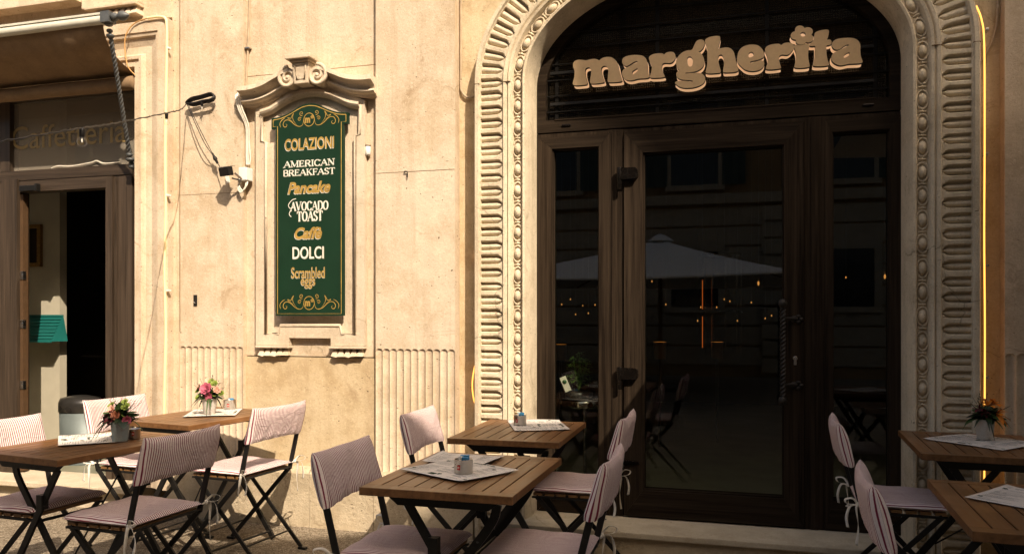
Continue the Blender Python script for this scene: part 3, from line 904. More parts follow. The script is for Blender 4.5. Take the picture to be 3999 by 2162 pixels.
# room behind the left door
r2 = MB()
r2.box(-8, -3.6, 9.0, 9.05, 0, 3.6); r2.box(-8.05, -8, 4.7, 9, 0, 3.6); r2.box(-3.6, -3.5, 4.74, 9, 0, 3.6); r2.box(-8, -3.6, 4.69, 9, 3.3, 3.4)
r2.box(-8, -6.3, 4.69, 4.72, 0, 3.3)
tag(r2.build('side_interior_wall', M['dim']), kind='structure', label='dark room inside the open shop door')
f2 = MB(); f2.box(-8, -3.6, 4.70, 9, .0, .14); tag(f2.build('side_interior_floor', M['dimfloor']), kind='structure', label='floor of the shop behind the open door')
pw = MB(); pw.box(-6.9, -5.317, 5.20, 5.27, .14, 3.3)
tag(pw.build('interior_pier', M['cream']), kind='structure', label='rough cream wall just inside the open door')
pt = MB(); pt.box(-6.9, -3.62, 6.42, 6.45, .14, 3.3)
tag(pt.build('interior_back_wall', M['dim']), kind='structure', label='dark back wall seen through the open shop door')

tc2 = thing('wall_canopy', 'small teal slatted canopy fixed to the cream wall inside the open door', 'canopy', (-5.47, 5.20, 1.10))
q = MB(); q.add([(-.25, 0, .205), (.19, 0, .205), (.235, -.16, 0), (-.25, -.16, 0), (-.25, 0, 0), (.235, 0, 0)], [(0, 1, 2, 3), (0, 3, 4), (1, 5, 2), (3, 2, 5, 4)])
q.build('canopy_board', M['teal'], tc2)
q = MB()
for k in range(9):
    t = k / 8
    q.box(-.25, .19 + .045 * t, -.16 * t - .014, -.16 * t + .004, .205 * (1 - t) - .006, .205 * (1 - t) + .008)
q.build('slat', M['teal'], tc2)
def picture(label, x0, x1, y, z0, z1, mf, mp):
    t = thing('picture_frame', label, 'picture', ((x0 + x1) / 2, y, z0))
    w2 = (x1 - x0) / 2; h = z1 - z0
    a = MB(); a.prism([(-w2, 0), (w2, 0), (w2, h), (-w2, h)], -.03, 0, holes=[[(-w2 + .03, .03), (w2 - .03, .03), (w2 - .03, h - .03), (-w2 + .03, h - .03)]]); a.build('frame', mf, t)
    a = MB(); a.box(-w2 + .028, w2 - .028, -.012, -.004, .028, h - .028); a.build('print', mp, t)
    return t
gold_dim = plain('old_gilt', (.22, .12, .03), .5, .4, .3, .5, 90, .3)
picture('small gilt framed notice on the cream wall inside the open door', -5.76, -5.487, 5.198, 1.707, 2.05, gold_dim, M['dim'])
pk = plain('dark_frame', (.02, .015, .01), .4, .4)
picture('upper dark framed picture on the back wall inside the open door', -6.03, -5.28, 6.418, 1.94, 2.55, pk, M['picture'])
picture('lower dark framed picture on the back wall inside the open door', -6.03, -5.28, 6.418, 1.18, 1.82, pk, M['picture'])
bn = thing('trash_bin', 'grey green bin with black lid just inside the open door', 'bin', (-5.03, 5.12, .12))
q = MB(); q.lathe([(.0001, 0), (.15, 0), (.155, .03), (.165, .44), (.0001, .44)], 28, Matrix.Diagonal((1, .8, 1, 1))); q.build('bin_body', M['bin'], bn)
q = MB(); q.lathe([(.165, .425), (.172, .43), (.172, .50), (.155, .535), (.06, .555), (.0001, .555)], 28, Matrix.Diagonal((1, .8, 1, 1))); q.build('bin_lid', M['binlid'], bn)

# lettering helper
def text_mesh(body, wd, h, cx_, cz, y, mats, parent, name, shear=0, bold=0, shadow=None, sh_mi=1, depth=.0012, flipx=False, lay='XZ'):
    cu = bpy.data.curves.new('t', 'FONT'); cu.body = body; cu.size = 1; cu.shear = shear; cu.offset = bold; cu.extrude = 0; cu.fill_mode = 'FRONT'
    cu.resolution_u = 4; cu.space_line = .8; cu.align_x = 'CENTER'
    to = bpy.data.objects.new('t', cu); COL.objects.link(to)
    dg = bpy.context.evaluated_depsgraph_get()
    me = bpy.data.meshes.new_from_object(to.evaluated_get(dg))
    bpy.data.objects.remove(to); bpy.data.curves.remove(cu)
    xs = [v.co.x for v in me.vertices]; ys = [v.co.y for v in me.vertices]
    x0, x1, y0, y1 = min(xs), max(xs), min(ys), max(ys)
    P = [((v.co.x - (x0 + x1) / 2) / (x1 - x0) * wd, (v.co.y - (y0 + y1) / 2) / (y1 - y0) * h) for v in me.vertices]
    fs = [tuple(p.vertices) for p in me.polygons]
    bpy.data.meshes.remove(me)
    o = MB()
    if lay == 'XZ':
        o.add([(cx_ + a, y, cz + b) for a, b in P], fs, False, 0)
        if shadow: o.add([(cx_ + a + shadow[0], y + depth, cz + b + shadow[1]) for a, b in P], fs, False, sh_mi)
        if parent is None and name is None: return o
        return o.build(name, mats, parent, fix=False)
    return P, fs

# gold word on the shop glass
cf = text_mesh('Caffetteria', 1.02, .170, -4.665, 2.612, 4.632, [plain('faded_gilt', (.31, .215, .085), .5, .4, .1, .1, 20, 0)], SF, 'lettering', bold=.0)

# ------------------------------------------------------------------ awning over the left shop
AW = thing('awning', 'brown canvas awning folded in above the open shop door, with twisted iron arm', 'awning', (0, 0, 0))
def awn(t):      # section from the front bar back to the roller
    P = [(4.02, 3.335), (4.06, 3.20), (4.15, 3.08), (4.30, 2.99), (4.44, 2.945)]
    return P
q = MB()
sec_ = smooth_path([(y, z, 0) for y, z in [(4.06, 3.145), (4.075, 3.10), (4.14, 3.035), (4.25, 2.985), (4.36, 2.95), (4.47, 2.93)]], 6)
nx = 70
Pg = []
for i, p in enumerate(sec_):
    t = i / (len(sec_) - 1); row = []
    for j in range(nx + 1):
        x = -6.6 + (2.80 - .125 * t) * j / nx
        wv = math.sin(PI * t) * (.018 * math.sin(x * 5.3 + 2 * t) + .010 * math.sin(x * 13 + 5 * t) + .006 * math.sin(x * 29 - 4 * t))
        row.append((x, p.x + wv * .6, p.y - abs(wv) * .5 - .012 * math.sin(PI * t) * (1 if j < nx else .6)))
    Pg.append(row)
q.grid(Pg)
q.build('canvas', M['awning'], AW, fix=False)
q = MB(); q.tube([(x / 10, 4.425 + .004 * math.sin(x), 2.862) for x in range(-66, -38)] + [(-3.915, 4.425, 2.862)], .046, 18); q.build('roller', M['awning'], AW)
q = MB(); q.tube([(-6.6, 4.05, 3.140), (-3.80, 4.05, 3.140)], .027, 12); q.box(-6.6, -3.80, 4.03, 4.07, 3.169, 3.182); q.build('front_bar', M['awnbar'], AW)
q = MB()
pA = Vector((-3.768, 4.05, 3.13)); pB = Vector((-3.998, 4.50, 2.35))
q.box(-3.80, -3.735, 4.018, 4.082, 3.115, 3.182)
Rx = Matrix.Translation((-3.735, 4.05, 3.150)) @ Matrix.Scale(.85, 4) @ Matrix.Rotation(R(90), 4, 'Y')
q.lathe([(.0001, 0), (.03, 0), (.03, .03), (.018, .045), (.018, .055), (.034, .075), (.034, .10), (.02, .13), (.0001, .15)], 16, Rx)
d = (pB - pA).normalized()
q.twist(pA + d * .10, pB - d * .05, .0125, 9, 3, 18, 130, .24)
for o_, rr in ((.02, .026), (.06, .02), (.09, .026)): q.ball(pA + d * o_, rr, rr, .014, 12, 6)
for o_, rr in ((.02, .03), (.055, .022), (-.03, .02)): q.ball(pB - d * o_, rr, rr, .016, 12, 6)
q.tube([pB, pB + Vector((.0, .05, -.05)), pB + Vector((0.005, .11, -.04))], .016, 8)
q.build('support_arm', M['rod'], AW)
AW.location = (0, 0, 0)

# ------------------------------------------------------------------ menu board
MBD = thing('menu_board', 'dark green wall sign listing breakfast dishes in gold and white lettering', 'sign', (cx, YP, 1.30))
bx0, bx1, bz0 = -2.800, -2.331, 1.304
mx_ = (bx0 + bx1) / 2
hc = [(.266, 2.476), (.266, 2.543), (.20, 2.550), (.14, 2.570), (.09, 2.593), (.045, 2.611), (0, 2.617)]
up = smooth_path([(a, z, 0) for a, z in hc[1:]], 4)
def board(ins=0):
    r = [(bx1 - ins, bz0 + ins), (bx1 - ins, 2.476 + ins), (mx_ + .266 - ins, 2.476 + ins)]
    r += [(mx_ + min(p.x, .266 - ins), p.y - ins) for p in up]
    r += [(mx_ - min(p.x, .266 - ins), p.y - ins) for p in up[::-1][1:]]
    r += [(mx_ - .266 + ins, 2.476 + ins), (bx0 + ins, 2.476 + ins), (bx0 + ins, bz0 + ins)]
    return r
Z0 = Vector((cx, YP, 1.30))
def rel(o):      # geometry was given in world space: move it under the thing's origin
    for v in o.data.vertices: v.co -= Z0
    return o
q = MB(); q.prism(board(), 4.388, 4.412)
for dx in (-.19, .19):
    for z in (1.42, 2.40): q.box(mx_ + dx - .015, mx_ + dx + .015, 4.412, 4.445, z - .015, z + .015)
rel(q.build('sign_panel', M['green'], MBD))
BY = 4.3866
q = MB(); q.ribbon(board(.013), .0048, BY, True); rel(q.build('gold_border', M['gold'], MBD, fix=False))
def zpx(py): return at(783, py, YP)[1]
def xpx(px): return at(px, 560, YP)[0]
def line(body, x0, x1, py, hpx, front, back, bold=.02, shear=0, shd=(-.0026, -.0035)):
    wd = xpx(x1) - xpx(x0); h = hpx / 394.0
    o = text_mesh(body, wd, h, (xpx(x0) + xpx(x1)) / 2, zpx(py), BY, [front, back], MBD, 'lettering', shear=shear, bold=bold, shadow=shd)
    rel(o)
G, Wt, Sh = M['gold'], M['lwhite'], M['lshade']
line('COLAZIONI', 724, 847, 363.5, 29, G, Wt, .02, 0, (-.003, -.004))
# a small serif alphabet drawn as strokes: thick stems, thin hairlines, slab feet
GLY = {
 'A': (.86, [((.08, 0), (.43, 1), 0), ((.43, 1), (.78, 0), 1), ((.22, .36), (.64, .36), 0)], [(.08, 0), (.78, 0)]),
 'B': (.72, [((.16, 0), (.16, 1), 1), 'c', ((.16, 1), (.45, 1), (.60, .88), (.60, .66), (.45, .53), (.16, .53), 2), ((.45, .53), (.66, .40), (.66, .12), (.48, 0), (.16, 0), 2)], []),
 'C': (.78, [((.70, .78), (.55, .97), (.34, .99), (.14, .80), (.10, .5), (.14, .2), (.34, .01), (.56, .03), (.72, .22), 2)], [(.70, .86)]),
 'D': (.82, [((.16, 0), (.16, 1), 1), ((.16, 1), (.45, .99), (.70, .78), (.74, .5), (.70, .22), (.45, .01), (.16, 0), 2)], []),
 'E': (.70, [((.16, 0), (.16, 1), 1), ((.06, .98), (.62, .98), 0), ((.16, .52), (.50, .52), 0), ((.06, .02), (.64, .02), 0), ((.62, .98), (.62, .80), 0), ((.64, .02), (.64, .22), 0), ((.50, .62), (.50, .42), 0)], []),
 'F': (.66, [((.16, 0), (.16, 1), 1), ((.06, .98), (.62, .98), 0), ((.16, .50), (.50, .50), 0), ((.62, .98), (.62, .78), 0), ((.50, .60), (.50, .40), 0)], [(.16, 0)]),
 'I': (.36, [((.18, 0), (.18, 1), 1)], [(.18, 0), (.18, 1)]),
 'K': (.82, [((.16, 0), (.16, 1), 1), ((.66, 1), (.18, .44), 0), ((.32, .58), (.70, 0), 1)], [(.16, 0), (.16, 1), (.66, 1), (.70, 0)]),
 'M': (1.0, [((.14, 0), (.14, 1), 0), ((.14, 1), (.50, .06), 1), ((.50, .06), (.86, 1), 0), ((.86, 0), (.86, 1), 1)], [(.14, 0), (.86, 0), (.12, 1), (.88, 1)]),
 'N': (.86, [((.14, 0), (.14, 1), 0), ((.14, 1), (.72, 0), 1), ((.72, 0), (.72, 1), 0)], [(.14, 0), (.12, 1), (.72, 1)]),
 'O': (.84, [((.42, .99), (.18, .84), (.10, .5), (.18, .16), (.42, .01), (.66, .16), (.74, .5), (.66, .84), (.42, .99), 2)], []),
 'R': (.80, [((.16, 0), (.16, 1), 1), ((.16, .98), (.46, .98), (.62, .86), (.62, .64), (.46, .50), (.16, .50), 2), ((.40, .50), (.72, 0), 1)], [(.16, 0), (.74, 0)]),
 'S': (.64, [((.55, .80), (.42, .97), (.22, .96), (.11, .78), (.20, .60), (.44, .44), (.56, .24), (.44, .05), (.22, .02), (.08, .20), 2)], [(.56, .86), (.08, .14)]),
 'T': (.78, [((.39, 0), (.39, 1), 1), ((.06, .98), (.72, .98), 0), ((.06, .98), (.06, .78), 0), ((.72, .98), (.72, .78), 0)], [(.39, 0)]),
 'V': (.84, [((.08, 1), (.42, 0), 1), ((.42, 0), (.76, 1), 0)], [(.08, 1), (.76, 1)]),
}
def serif(body, x0, x1, py, hpx, front, back, thick=.15, thin=.075, shd=(-.0024, -.0034), parent=None, y=None, vstretch=1):
    H = hpx / 394.0
    X0, X1, Z = xpx(x0), xpx(x1), zpx(py)
    tot = sum(GLY[c][0] if c in GLY else .4 for c in body)
    k = (X1 - X0) / tot
    q = MB(); yy = y or BY; x = X0
    for c in body:
        wd, st, sf = GLY[c]
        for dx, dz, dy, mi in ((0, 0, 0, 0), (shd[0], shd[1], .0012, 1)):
            tr = lambda p: (x + p[0] * k + dx, Z + (p[1] - .5) * H + dz)
            n_ = 0
            for s_ in st:
                if s_ == 'c': continue
                n_ += 1
                pts = [tr(p) for p in s_[:-1]]
                a = s_[-1]
                if a == 2:
                    cv = smooth_path([(p[0], p[1], 0) for p in pts], 5)
                    m = len(cv)
                    wds = []
                    for i in range(m):
                        u, v2 = cv[max(i - 1, 0)], cv[min(i + 1, m - 1)]
                        dd = (v2 - u)
                        wds.append((thin + (thick - thin) * abs(dd.y) / max(1e-6, dd.length)) * k)
                    q.ribbon([(p.x, p.y) for p in cv], wds, yy + dy - n_ * .00008, False, mi)
                else:
                    q.ribbon(pts, (thick if a == 1 else thin) * k, yy + dy - n_ * .00008, False, mi)
            for p in sf:
                c_ = tr(p)
                q.ribbon([(c_[0] - .15 * k, c_[1]), (c_[0] + .15 * k, c_[1])], thin * k, yy + dy - .0007, False, mi)
        x += wd * k
    rel(q.build('lettering', [front, back], parent or MBD, fix=False))
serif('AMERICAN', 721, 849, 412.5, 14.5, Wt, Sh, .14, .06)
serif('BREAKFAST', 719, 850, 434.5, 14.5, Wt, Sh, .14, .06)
line('Pancake', 731, 838, 473, 29, G, Wt, .035, .30, (-.003, -.004))
serif('AVOCADO', 738, 833, 519, 21, Wt, Sh, .20, .08)
q = MB()      # the long curled tail of the capital A
tail = smooth_path([(xpx(a), zpx(b), 0) for a, b in ((752, 500), (742, 503), (733, 515), (738, 524), (746, 517), (740, 526), (735, 538), (740, 545))], 6)
q.ribbon([(p.x, p.y) for p in tail], .0045, BY - .0002); rel(q.build('lettering', Wt, MBD, fix=False))
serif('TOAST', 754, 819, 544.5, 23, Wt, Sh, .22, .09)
line('Caffè', 748, 817, 587, 29, G, Wt, .04, .32, (-.003, -.004))
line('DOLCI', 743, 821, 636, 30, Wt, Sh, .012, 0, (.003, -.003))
line('Scrambled', 740, 824, 685.5, 27, G, Wt, .012, 0, (-.002, -.003))
line('eggs', 764, 800, 713, 24, G, Wt, .012, 0, (-.002, -.003))
def spiral(c, r, a0, turns, sg=1, n=26):
    return [(c[0] + r * (1 - .86 * i / n) * math.cos(a0 + sg * 2 * PI * turns * i / n), c[1] + r * (1 - .86 * i / n) * math.sin(a0 + sg * 2 * PI * turns * i / n)) for i in range(n + 1)]
def ornament(py, nm):
    q = MB(); c = (mx_, zpx(py)); u = .001
    lw = .0042
    q.ribbon([(c[0] + .0365 * math.cos(a), c[1] + .0405 * math.sin(a)) for a in [2 * PI * k / 32 for k in range(32)]], lw, BY, True)
    for sg in (-1, 1):
        def p(x, z): return (c[0] + sg * x, c[1] + z)
        def crv(P, w_=lw, dy=0):
            s_ = smooth_path([(*p(*a), 0) for a in P], 6); n = len(s_)
            q.ribbon([(a.x, a.y) for a in s_], [w_ * min(1, .35 + 3 * min(i, n - 1 - i) / n) for i in range(n)], BY - dy)
        crv([(.038, .0), (.045, -.028), (.065, -.038), (.095, -.028), (.125, -.004), (.15, .008), (.172, .002), (.182, -.018), (.174, -.034), (.160, -.034), (.155, -.022), (.164, -.017)])
        crv([(.20, -.036), (.205, -.012), (.190, .010), (.168, .022)], lw, .0001)
        crv([(.085, -.030), (.108, .0), (.115, .024), (.108, .046), (.120, .030), (.128, .016), (.150, .022), (.132, .006), (.112, -.006)], lw * .8, .0002)
        for (sx, sz, sr, a0, sgn, dy) in ((.052, .042, .0155, R(250), 1, .0003), (.066, .006, .0135, R(150), -1, .0004)):
            pts = []
            for i in range(27):
                t = i / 26; a = a0 + sgn * 2 * PI * 1.35 * t; rr_ = sr * (1 - .88 * t)
                pts.append(p(sx + rr_ * math.cos(a), sz + rr_ * math.sin(a)))
            q.ribbon(pts, [lw * (.85 - .3 * i / 26) for i in range(27)], BY - dy)
    rel(q.build(nm, M['gold'], MBD, fix=False))
    t_ = line('m', *(774, 787), py + 1.5, 13, M['gold'], M['gold'], .05, 0, (0, 0))
    q = MB()
    for k in range(5):
        a = 2 * PI * k / 5 + .3
        q.ribbon([(c[0] + .022 + .0065 * math.cos(a) + .004 * math.cos(b), c[1] + .015 + .0065 * math.sin(a) + .004 * math.sin(b)) for b in [0, 1.05, 2.1, 3.14, 4.2, 5.25]], .003, BY - .0003 - k * .00002, True)
    rel(q.build('flower_mark', M['gold'], MBD, fix=False))
ornament(304, 'scroll_ornament')
ornament(761.5, 'scroll_ornament')

# ------------------------------------------------------------------ letter sign over the door
LS = thing('letter_sign', 'cafe name in plump gold brown letters with pale backs, fixed across the arch grille', 'sign', (-.17, 4.6, 2.72))
SGY = 4.560
def za(p): return at(1417.2 + .15005 * p[0], 77.3 + .15005 * p[1], SGY)
def zb(p): return at(1739.3 + .18006 * p[0], 51.5 + .18006 * p[1], SGY)
LET = [
 ('letter_m', za, [(165,570),(185,520),(240,492),(310,492),(380,500),(450,485),(520,475),(570,485),(605,500),(650,465),(720,443),(790,445),(850,475),(895,520),(920,590),(935,660),(955,730),(975,800),(985,832),(975,852),(930,862),(850,868),(780,870),(750,862),(742,832),(748,760),(755,690),(750,640),(725,600),(690,592),(655,605),(635,640),(640,700),(660,770),(680,830),(685,857),(670,872),(600,885),(520,890),(470,888),(450,870),(450,830),(460,760),(470,690),(465,650),(440,622),(410,620),(380,635),(365,670),(368,730),(385,800),(400,860),(400,887),(385,905),(320,915),(240,922),(190,920),(165,905),(162,870),(180,800),(190,730),(188,670),(170,620)], []),
 ('letter_a', za, [(990,500),(1010,460),(1070,430),(1150,415),(1230,412),(1310,420),(1360,445),(1395,490),(1410,560),(1412,640),(1420,700),(1440,750),(1445,775),(1425,795),(1370,805),(1300,808),(1240,815),(1180,832),(1120,840),(1060,828),(1010,790),(988,735),(990,690),(1010,655),(1045,630),(1100,604),(1180,563),(1235,543),(1246,524),(1225,514),(1185,527),(1130,562),(1085,592),(1050,600),(1010,577),(990,540)], [[(1152,710),(1165,680),(1200,655),(1235,636),(1250,645),(1248,675),(1220,705),(1185,730),(1160,735)]]),
 ('letter_r', za, [(1435,470),(1450,430),(1500,400),(1570,385),(1640,382),(1670,388),(1690,402),(1720,375),(1780,357),(1840,362),(1872,395),(1880,440),(1865,490),(1830,530),(1780,548),(1720,545),(1680,550),(1655,575),(1652,620),(1665,680),(1690,740),(1702,765),(1690,780),(1640,790),(1560,795),(1490,795),(1455,785),(1452,765),(1470,710),(1482,650),(1478,590),(1455,530)], []),
 ('letter_g', za, [(2140,331),(2168,308),(2190,260),(2220,200),(2250,168),(2300,153),(2345,165),(2368,195),(2370,240),(2340,300),(2300,340),(2265,352),(2300,375),(2340,430),(2363,500),(2360,560),(2330,620),(2270,665),(2200,690),(2130,704),(2060,710),(2045,717),(2060,724),(2130,716),(2220,710),(2300,717),(2350,745),(2378,790),(2375,840),(2340,890),(2260,935),(2150,962),(2040,965),(1950,945),(1890,905),(1873,880),(1888,858),(1950,846),(2030,845),(2080,853),(2130,862),(2165,856),(2168,843),(2110,834),(2020,828),(1960,815),(1915,790),(1896,755),(1897,715),(1920,690),(1945,668),(1920,640),(1895,580),(1890,530),(1905,470),(1940,420),(1990,375),(2050,345),(2100,334)], [[(2075,480),(2085,450),(2110,437),(2145,445),(2168,480),(2172,530),(2160,590),(2130,608),(2100,595),(2082,550)]]),
 ('letter_h', zb, [(190,290),(205,262),(250,238),(320,222),(385,220),(402,235),(402,270),(385,340),(374,396),(400,394),(440,385),(500,380),(550,395),(590,440),(610,510),(625,580),(645,650),(655,690),(645,710),(600,725),(520,730),(460,730),(445,715),(445,680),(455,620),(455,560),(445,510),(425,485),(400,482),(380,500),(375,540),(385,610),(405,680),(410,715),(395,735),(330,742),(250,745),(205,735),(200,710),(215,650),(222,580),(222,480),(220,400),(205,340)], []),
 ('letter_e', zb, [(640,560),(645,490),(665,430),(710,380),(780,350),(860,342),(930,355),(980,395),(1010,450),(1012,510),(980,535),(920,555),(860,570),(825,580),(820,597),(845,600),(900,580),(960,562),(1005,572),(1018,602),(1005,650),(960,690),(890,710),(820,710),(750,690),(700,650),(660,610)], [[(797,500),(800,465),(825,445),(855,450),(872,475),(865,500),(830,520),(805,520)]]),
 ('letter_r', zb, [(1030,430),(1035,390),(1070,355),(1140,335),(1220,328),(1255,347),(1290,322),(1350,312),(1405,325),(1430,352),(1430,392),(1410,425),(1375,465),(1330,485),(1270,480),(1232,500),(1222,540),(1235,600),(1250,650),(1250,670),(1200,682),(1110,690),(1050,685),(1040,665),(1060,610),(1068,550),(1055,490)], []),
 ('letter_i', zb, [(1438,352),(1500,345),(1580,335),(1640,335),(1650,358),(1640,400),(1630,470),(1635,550),(1650,620),(1652,645),(1620,660),(1530,668),(1455,665),(1438,645),(1450,590),(1465,520),(1462,460),(1445,410),(1434,380)], []),
 ('letter_t', zb, [(1718,200),(1728,175),(1770,152),(1840,135),(1900,132),(1920,148),(1918,190),(1905,240),(1893,272),(1930,270),(1955,290),(1955,330),(1925,348),(1889,356),(1885,420),(1890,490),(1905,560),(1922,610),(1915,630),(1860,640),(1780,645),(1715,640),(1702,620),(1715,560),(1728,490),(1730,420),(1728,364),(1700,362),(1662,360),(1654,338),(1690,300),(1713,250)], []),
 ('letter_a', zb, [(1962,350),(1970,310),(2010,275),(2080,255),(2180,247),(2270,255),(2330,290),(2358,350),(2358,430),(2365,500),(2385,560),(2388,585),(2365,602),(2300,608),(2200,612),(2130,628),(2070,632),(2010,610),(1965,570),(1955,520),(1970,475),(2020,440),(2080,410),(2140,385),(2190,358),(2199,346),(2170,343),(2120,370),(2070,405),(2020,412),(1980,390)], [[(2125,510),(2140,480),(2180,455),(2208,450),(2205,485),(2170,515),(2135,528)]]),
]
fl_ = []
for k in range(60):
    a = 2 * PI * k / 60
    r_ = .70 + .30 * abs(math.cos(2.5 * (a - R(40)))) ** .75
    fl_.append((1552 + 166 * r_ * math.cos(a), 212 - 138 * r_ * math.sin(a)))
LET.append(('flower_dot', zb, fl_, [[(1558 + 37 * math.cos(a), 200 - 32 * math.sin(a)) for a in [2 * PI * k / 14 for k in range(14)]]]))
LO = Vector(LS.location)
for i, (nm, fn, poly, holes) in enumerate(LET):
    sg = .0013 if nm == 'flower_dot' else (i % 2) * .0006
    cv = lambda L: [(p.x - LO.x, p.y - LO.z) for p in smooth_path([(*fn(p), 0) for p in L], 3, True)]
    q = MB(); q.prism(cv(poly), -.044 - sg * 3, -.018 - sg * 3, 0, 1, [cv(h) for h in holes])
    f = q.build(nm, [M['lgold'], M['ledge']], LS, fix=False)
    c0 = Vector((sum(p[0] for p in poly) / len(poly), sum(p[1] for p in poly) / len(poly)))
    big = [tuple(c0 + (Vector(p) - c0) * 1.015) for p in poly]
    q = MB(); q.prism(cv(big), .012 + sg, .026 + sg)
    for k in (0, len(big) // 2):
        b = cv(big)[k * 3]; cc = cv([tuple(c0), tuple(c0), tuple(c0)])[0]
        m_ = (b[0] * .8 + cc[0] * .2, b[1] * .8 + cc[1] * .2)
    q.build('back_plate', M['lback'], f, fix=False)
rl = MB()
for z in (-.155, .03): rl.box(-.92, .86, .030, .042, z - .008, z + .008)
rl.build('fixing_rail', M['black'], LS)
# ------------------------------------------------------------------ folding chair (sitter looks along +x)
def sheet_cushion(top, bot, nu, nv, closed_edge=True):
    """two height fields over the same u,v grid, sewn at the rim"""
    mb = MB(); mb.grid(top); mb.grid(bot, flip=True)
    return mb
def make_chair():
    t = thing('folding_chair', 'x', 'chair')
    rnd = random.Random(3)
    # seat pad
    hw, x0, x1 = .207, -.185, .185
    nu, nv = 26, 28
    top = []; bot = []
    for i in range(nu + 1):
        u = i / nu; r1 = []; r2 = []
        for j in range(nv + 1):
            v = j / nv * 2 - 1
            xx = x0 + (x1 - x0) * (.5 - .5 * math.cos(PI * u)) if 0 else x0 + (x1 - x0) * u
            # rounded front corners, slightly narrower rear
            wloc = hw * (1 - .05 * (1 - u))
            c = max(0, u - .86) / .14
            wloc *= 1 - .10 * c ** 3
            y = wloc * math.sin(v * PI / 2) ** 1 if 0 else wloc * v
            e = (1 - abs(2 * u - 1) ** 8) * (1 - abs(v) ** 9)
            e = max(0, e) ** .5
            dip = .010 * math.exp(-((u - .45) ** 2 / .08 + v * v / .35))
            wr = .0022 * math.sin(v * 9 + 3 * u) * e + .0016 * math.sin(u * 17 + v * 4) * e
            r1.append((xx, y, .477 + .021 * e - dip * e + wr))
            r2.append((xx, y, .477 - .013 * e))
        top.append(r1); bot.append(r2)
    sheet_cushion(top, bot, nu, nv).build('seat_cushion', M['stripe'], t)
    # back sleeve
    hw = .221; F = []; Bk = []
    ux = lambda z: -.168 - (z - .45) * .245          # line of the uprights
    nv2, nz = 30, 18
    for k in range(nz + 1):
        q = k / nz; r1 = []; r2 = []
        for j in range(nv2 + 1):
            v = j / nv2 * 2 - 1
            sag = .012 * (1 - v * v)
            zb = .640 + sag; zt = .826 - .004 * (1 - v * v) + .004 * abs(v) ** 6
            z = zb + (zt - zb) * q
            wv = hw * (1 + .012 * (1 - q))
            th = .0255 * (1 - q ** 5) ** .6 * (.62 + .38 * (1 - v ** 8)) + .002
            if q < .08: th *= .8 + 2.2 * q
            pl = .003 * math.sin(v * 21 + q * 3) * (1 - q) ** 2 + .002 * math.sin(v * 8 - 5 * q)
            bow = -.016 * (1 - v * v)
            edge = max(0., abs(v) - .93) / .07
            th2 = th * math.sqrt(max(0, 1 - edge ** 2)) 
            cxx = ux(z) + bow
            r1.append((cxx + th2 + pl * (1 - edge), wv * v, z)); r2.append((cxx - th2 - pl * (1 - edge) - .0005, wv * v, z))
        F.append(r1); Bk.append(r2)
    mb = MB(); mb.grid(F); mb.grid(Bk, flip=True)
    for row, fl2 in ((0, True), (nz, False)):
        mb.grid([F[row], Bk[row]], flip=fl2)
    mb.build('back_cushion', M['stripe'], t)
    # legs
    for sy in (-1, 1):
        y = .203 * sy
        q = MB(); q.bar((ux(.80), y, .80), (ux(.44), y, .44), .024, .011, (0, 1, 0)); q.bar((ux(.45) - .002, y, .452), (.245, y, .012), .024, .011, (0, 1, 0))
        q.box(.225, .275, y - .012, y + .012, 0, .014)
        q.build('front_leg', M['black'], t, bev=.002)
        y = .182 * sy
        q = MB(); q.bar((.150, y, .446), (-.262, y, .012), .022, .010, (0, 1, 0)); q.box(-.295, -.245, y - .012, y + .012, 0, .014)
        q.bar((.17, y, .440), (-.17, y, .440), .016, .010, (0, 0, 1))
        q.build('rear_leg', M['black'], t, bev=.002)
    for nm, p, r in (('front_bar', (.165, 0, .115), .005), ('rear_bar', (-.185, 0, .10), .005), ('seat_bar', (-.175, 0, .452), .006), ('back_bar', (ux(.76), 0, .76), .005)):
        q = MB(); hwid = .2 if 'rear' not in nm else .18
        q.tube([(p[0], -hwid, p[2]), (p[0], hwid, p[2])], r, 8); q.build(nm, M['black'], t)
    for i in range(6):
        xa = -.165 + i * .057
        q = MB(); q.box(xa, xa + .044, -.186, .186, .4475, .4615); q.build('seat_slat', M['slat'], t, bev=.002)
    # ribbons tied round the uprights at the rear corners
    for sy in (-1, 1):
        y = .205 * sy; xx = ux(.482); q = MB(); rr = random.Random(11 + sy)
        def strip(P, wd, tw=0.):
            s_ = smooth_path(P, 6); n = len(s_); L_ = []; R_ = []
            for i, p in enumerate(s_):
                a = tw + i / n * 2.2
                d = Vector((math.cos(a), math.sin(a) * .6, .25)).normalized() * wd * .5
                L_.append(tuple(p + d)); R_.append(tuple(p - d))
            q.grid([L_, R_])
        q.ball((xx - .012, y + .012 * sy, .452), .012, .011, .011, 10, 6)
        q.tube([(xx + .03, y - .02 * sy, .452), (xx - .012, y + .010 * sy, .455), (xx - .016, y - .012 * sy, .450)], .0045, 6)
        ln = .17 if sy < 0 else .11
        strip([(xx - .012, y + .014 * sy, .452), (xx - .02, y + .03 * sy, .44), (xx - .012, y + .035 * sy, .36), (xx - .02, y + .03 * sy, .45 - ln)], .013, .3)
        strip([(xx - .014, y + .014 * sy, .452), (xx - .045, y + .03 * sy, .448), (xx - .06, y + .03 * sy, .40), (xx - .055, y + .035 * sy, .355)], .012, 1.2)
        lp = [(xx - .012, y + .012 * sy, .455), (xx - .035, y + .03 * sy, .482), (xx - .065, y + .04 * sy, .478), (xx - .058, y + .035 * sy, .458), (xx - .014, y + .013 * sy, .452)]
        strip(lp, .012, .8)
        q.v = [(a_, b_, c_ + .028) for a_, b_, c_ in q.v]
        o = q.build('ribbon_tie', M['tie'], t)
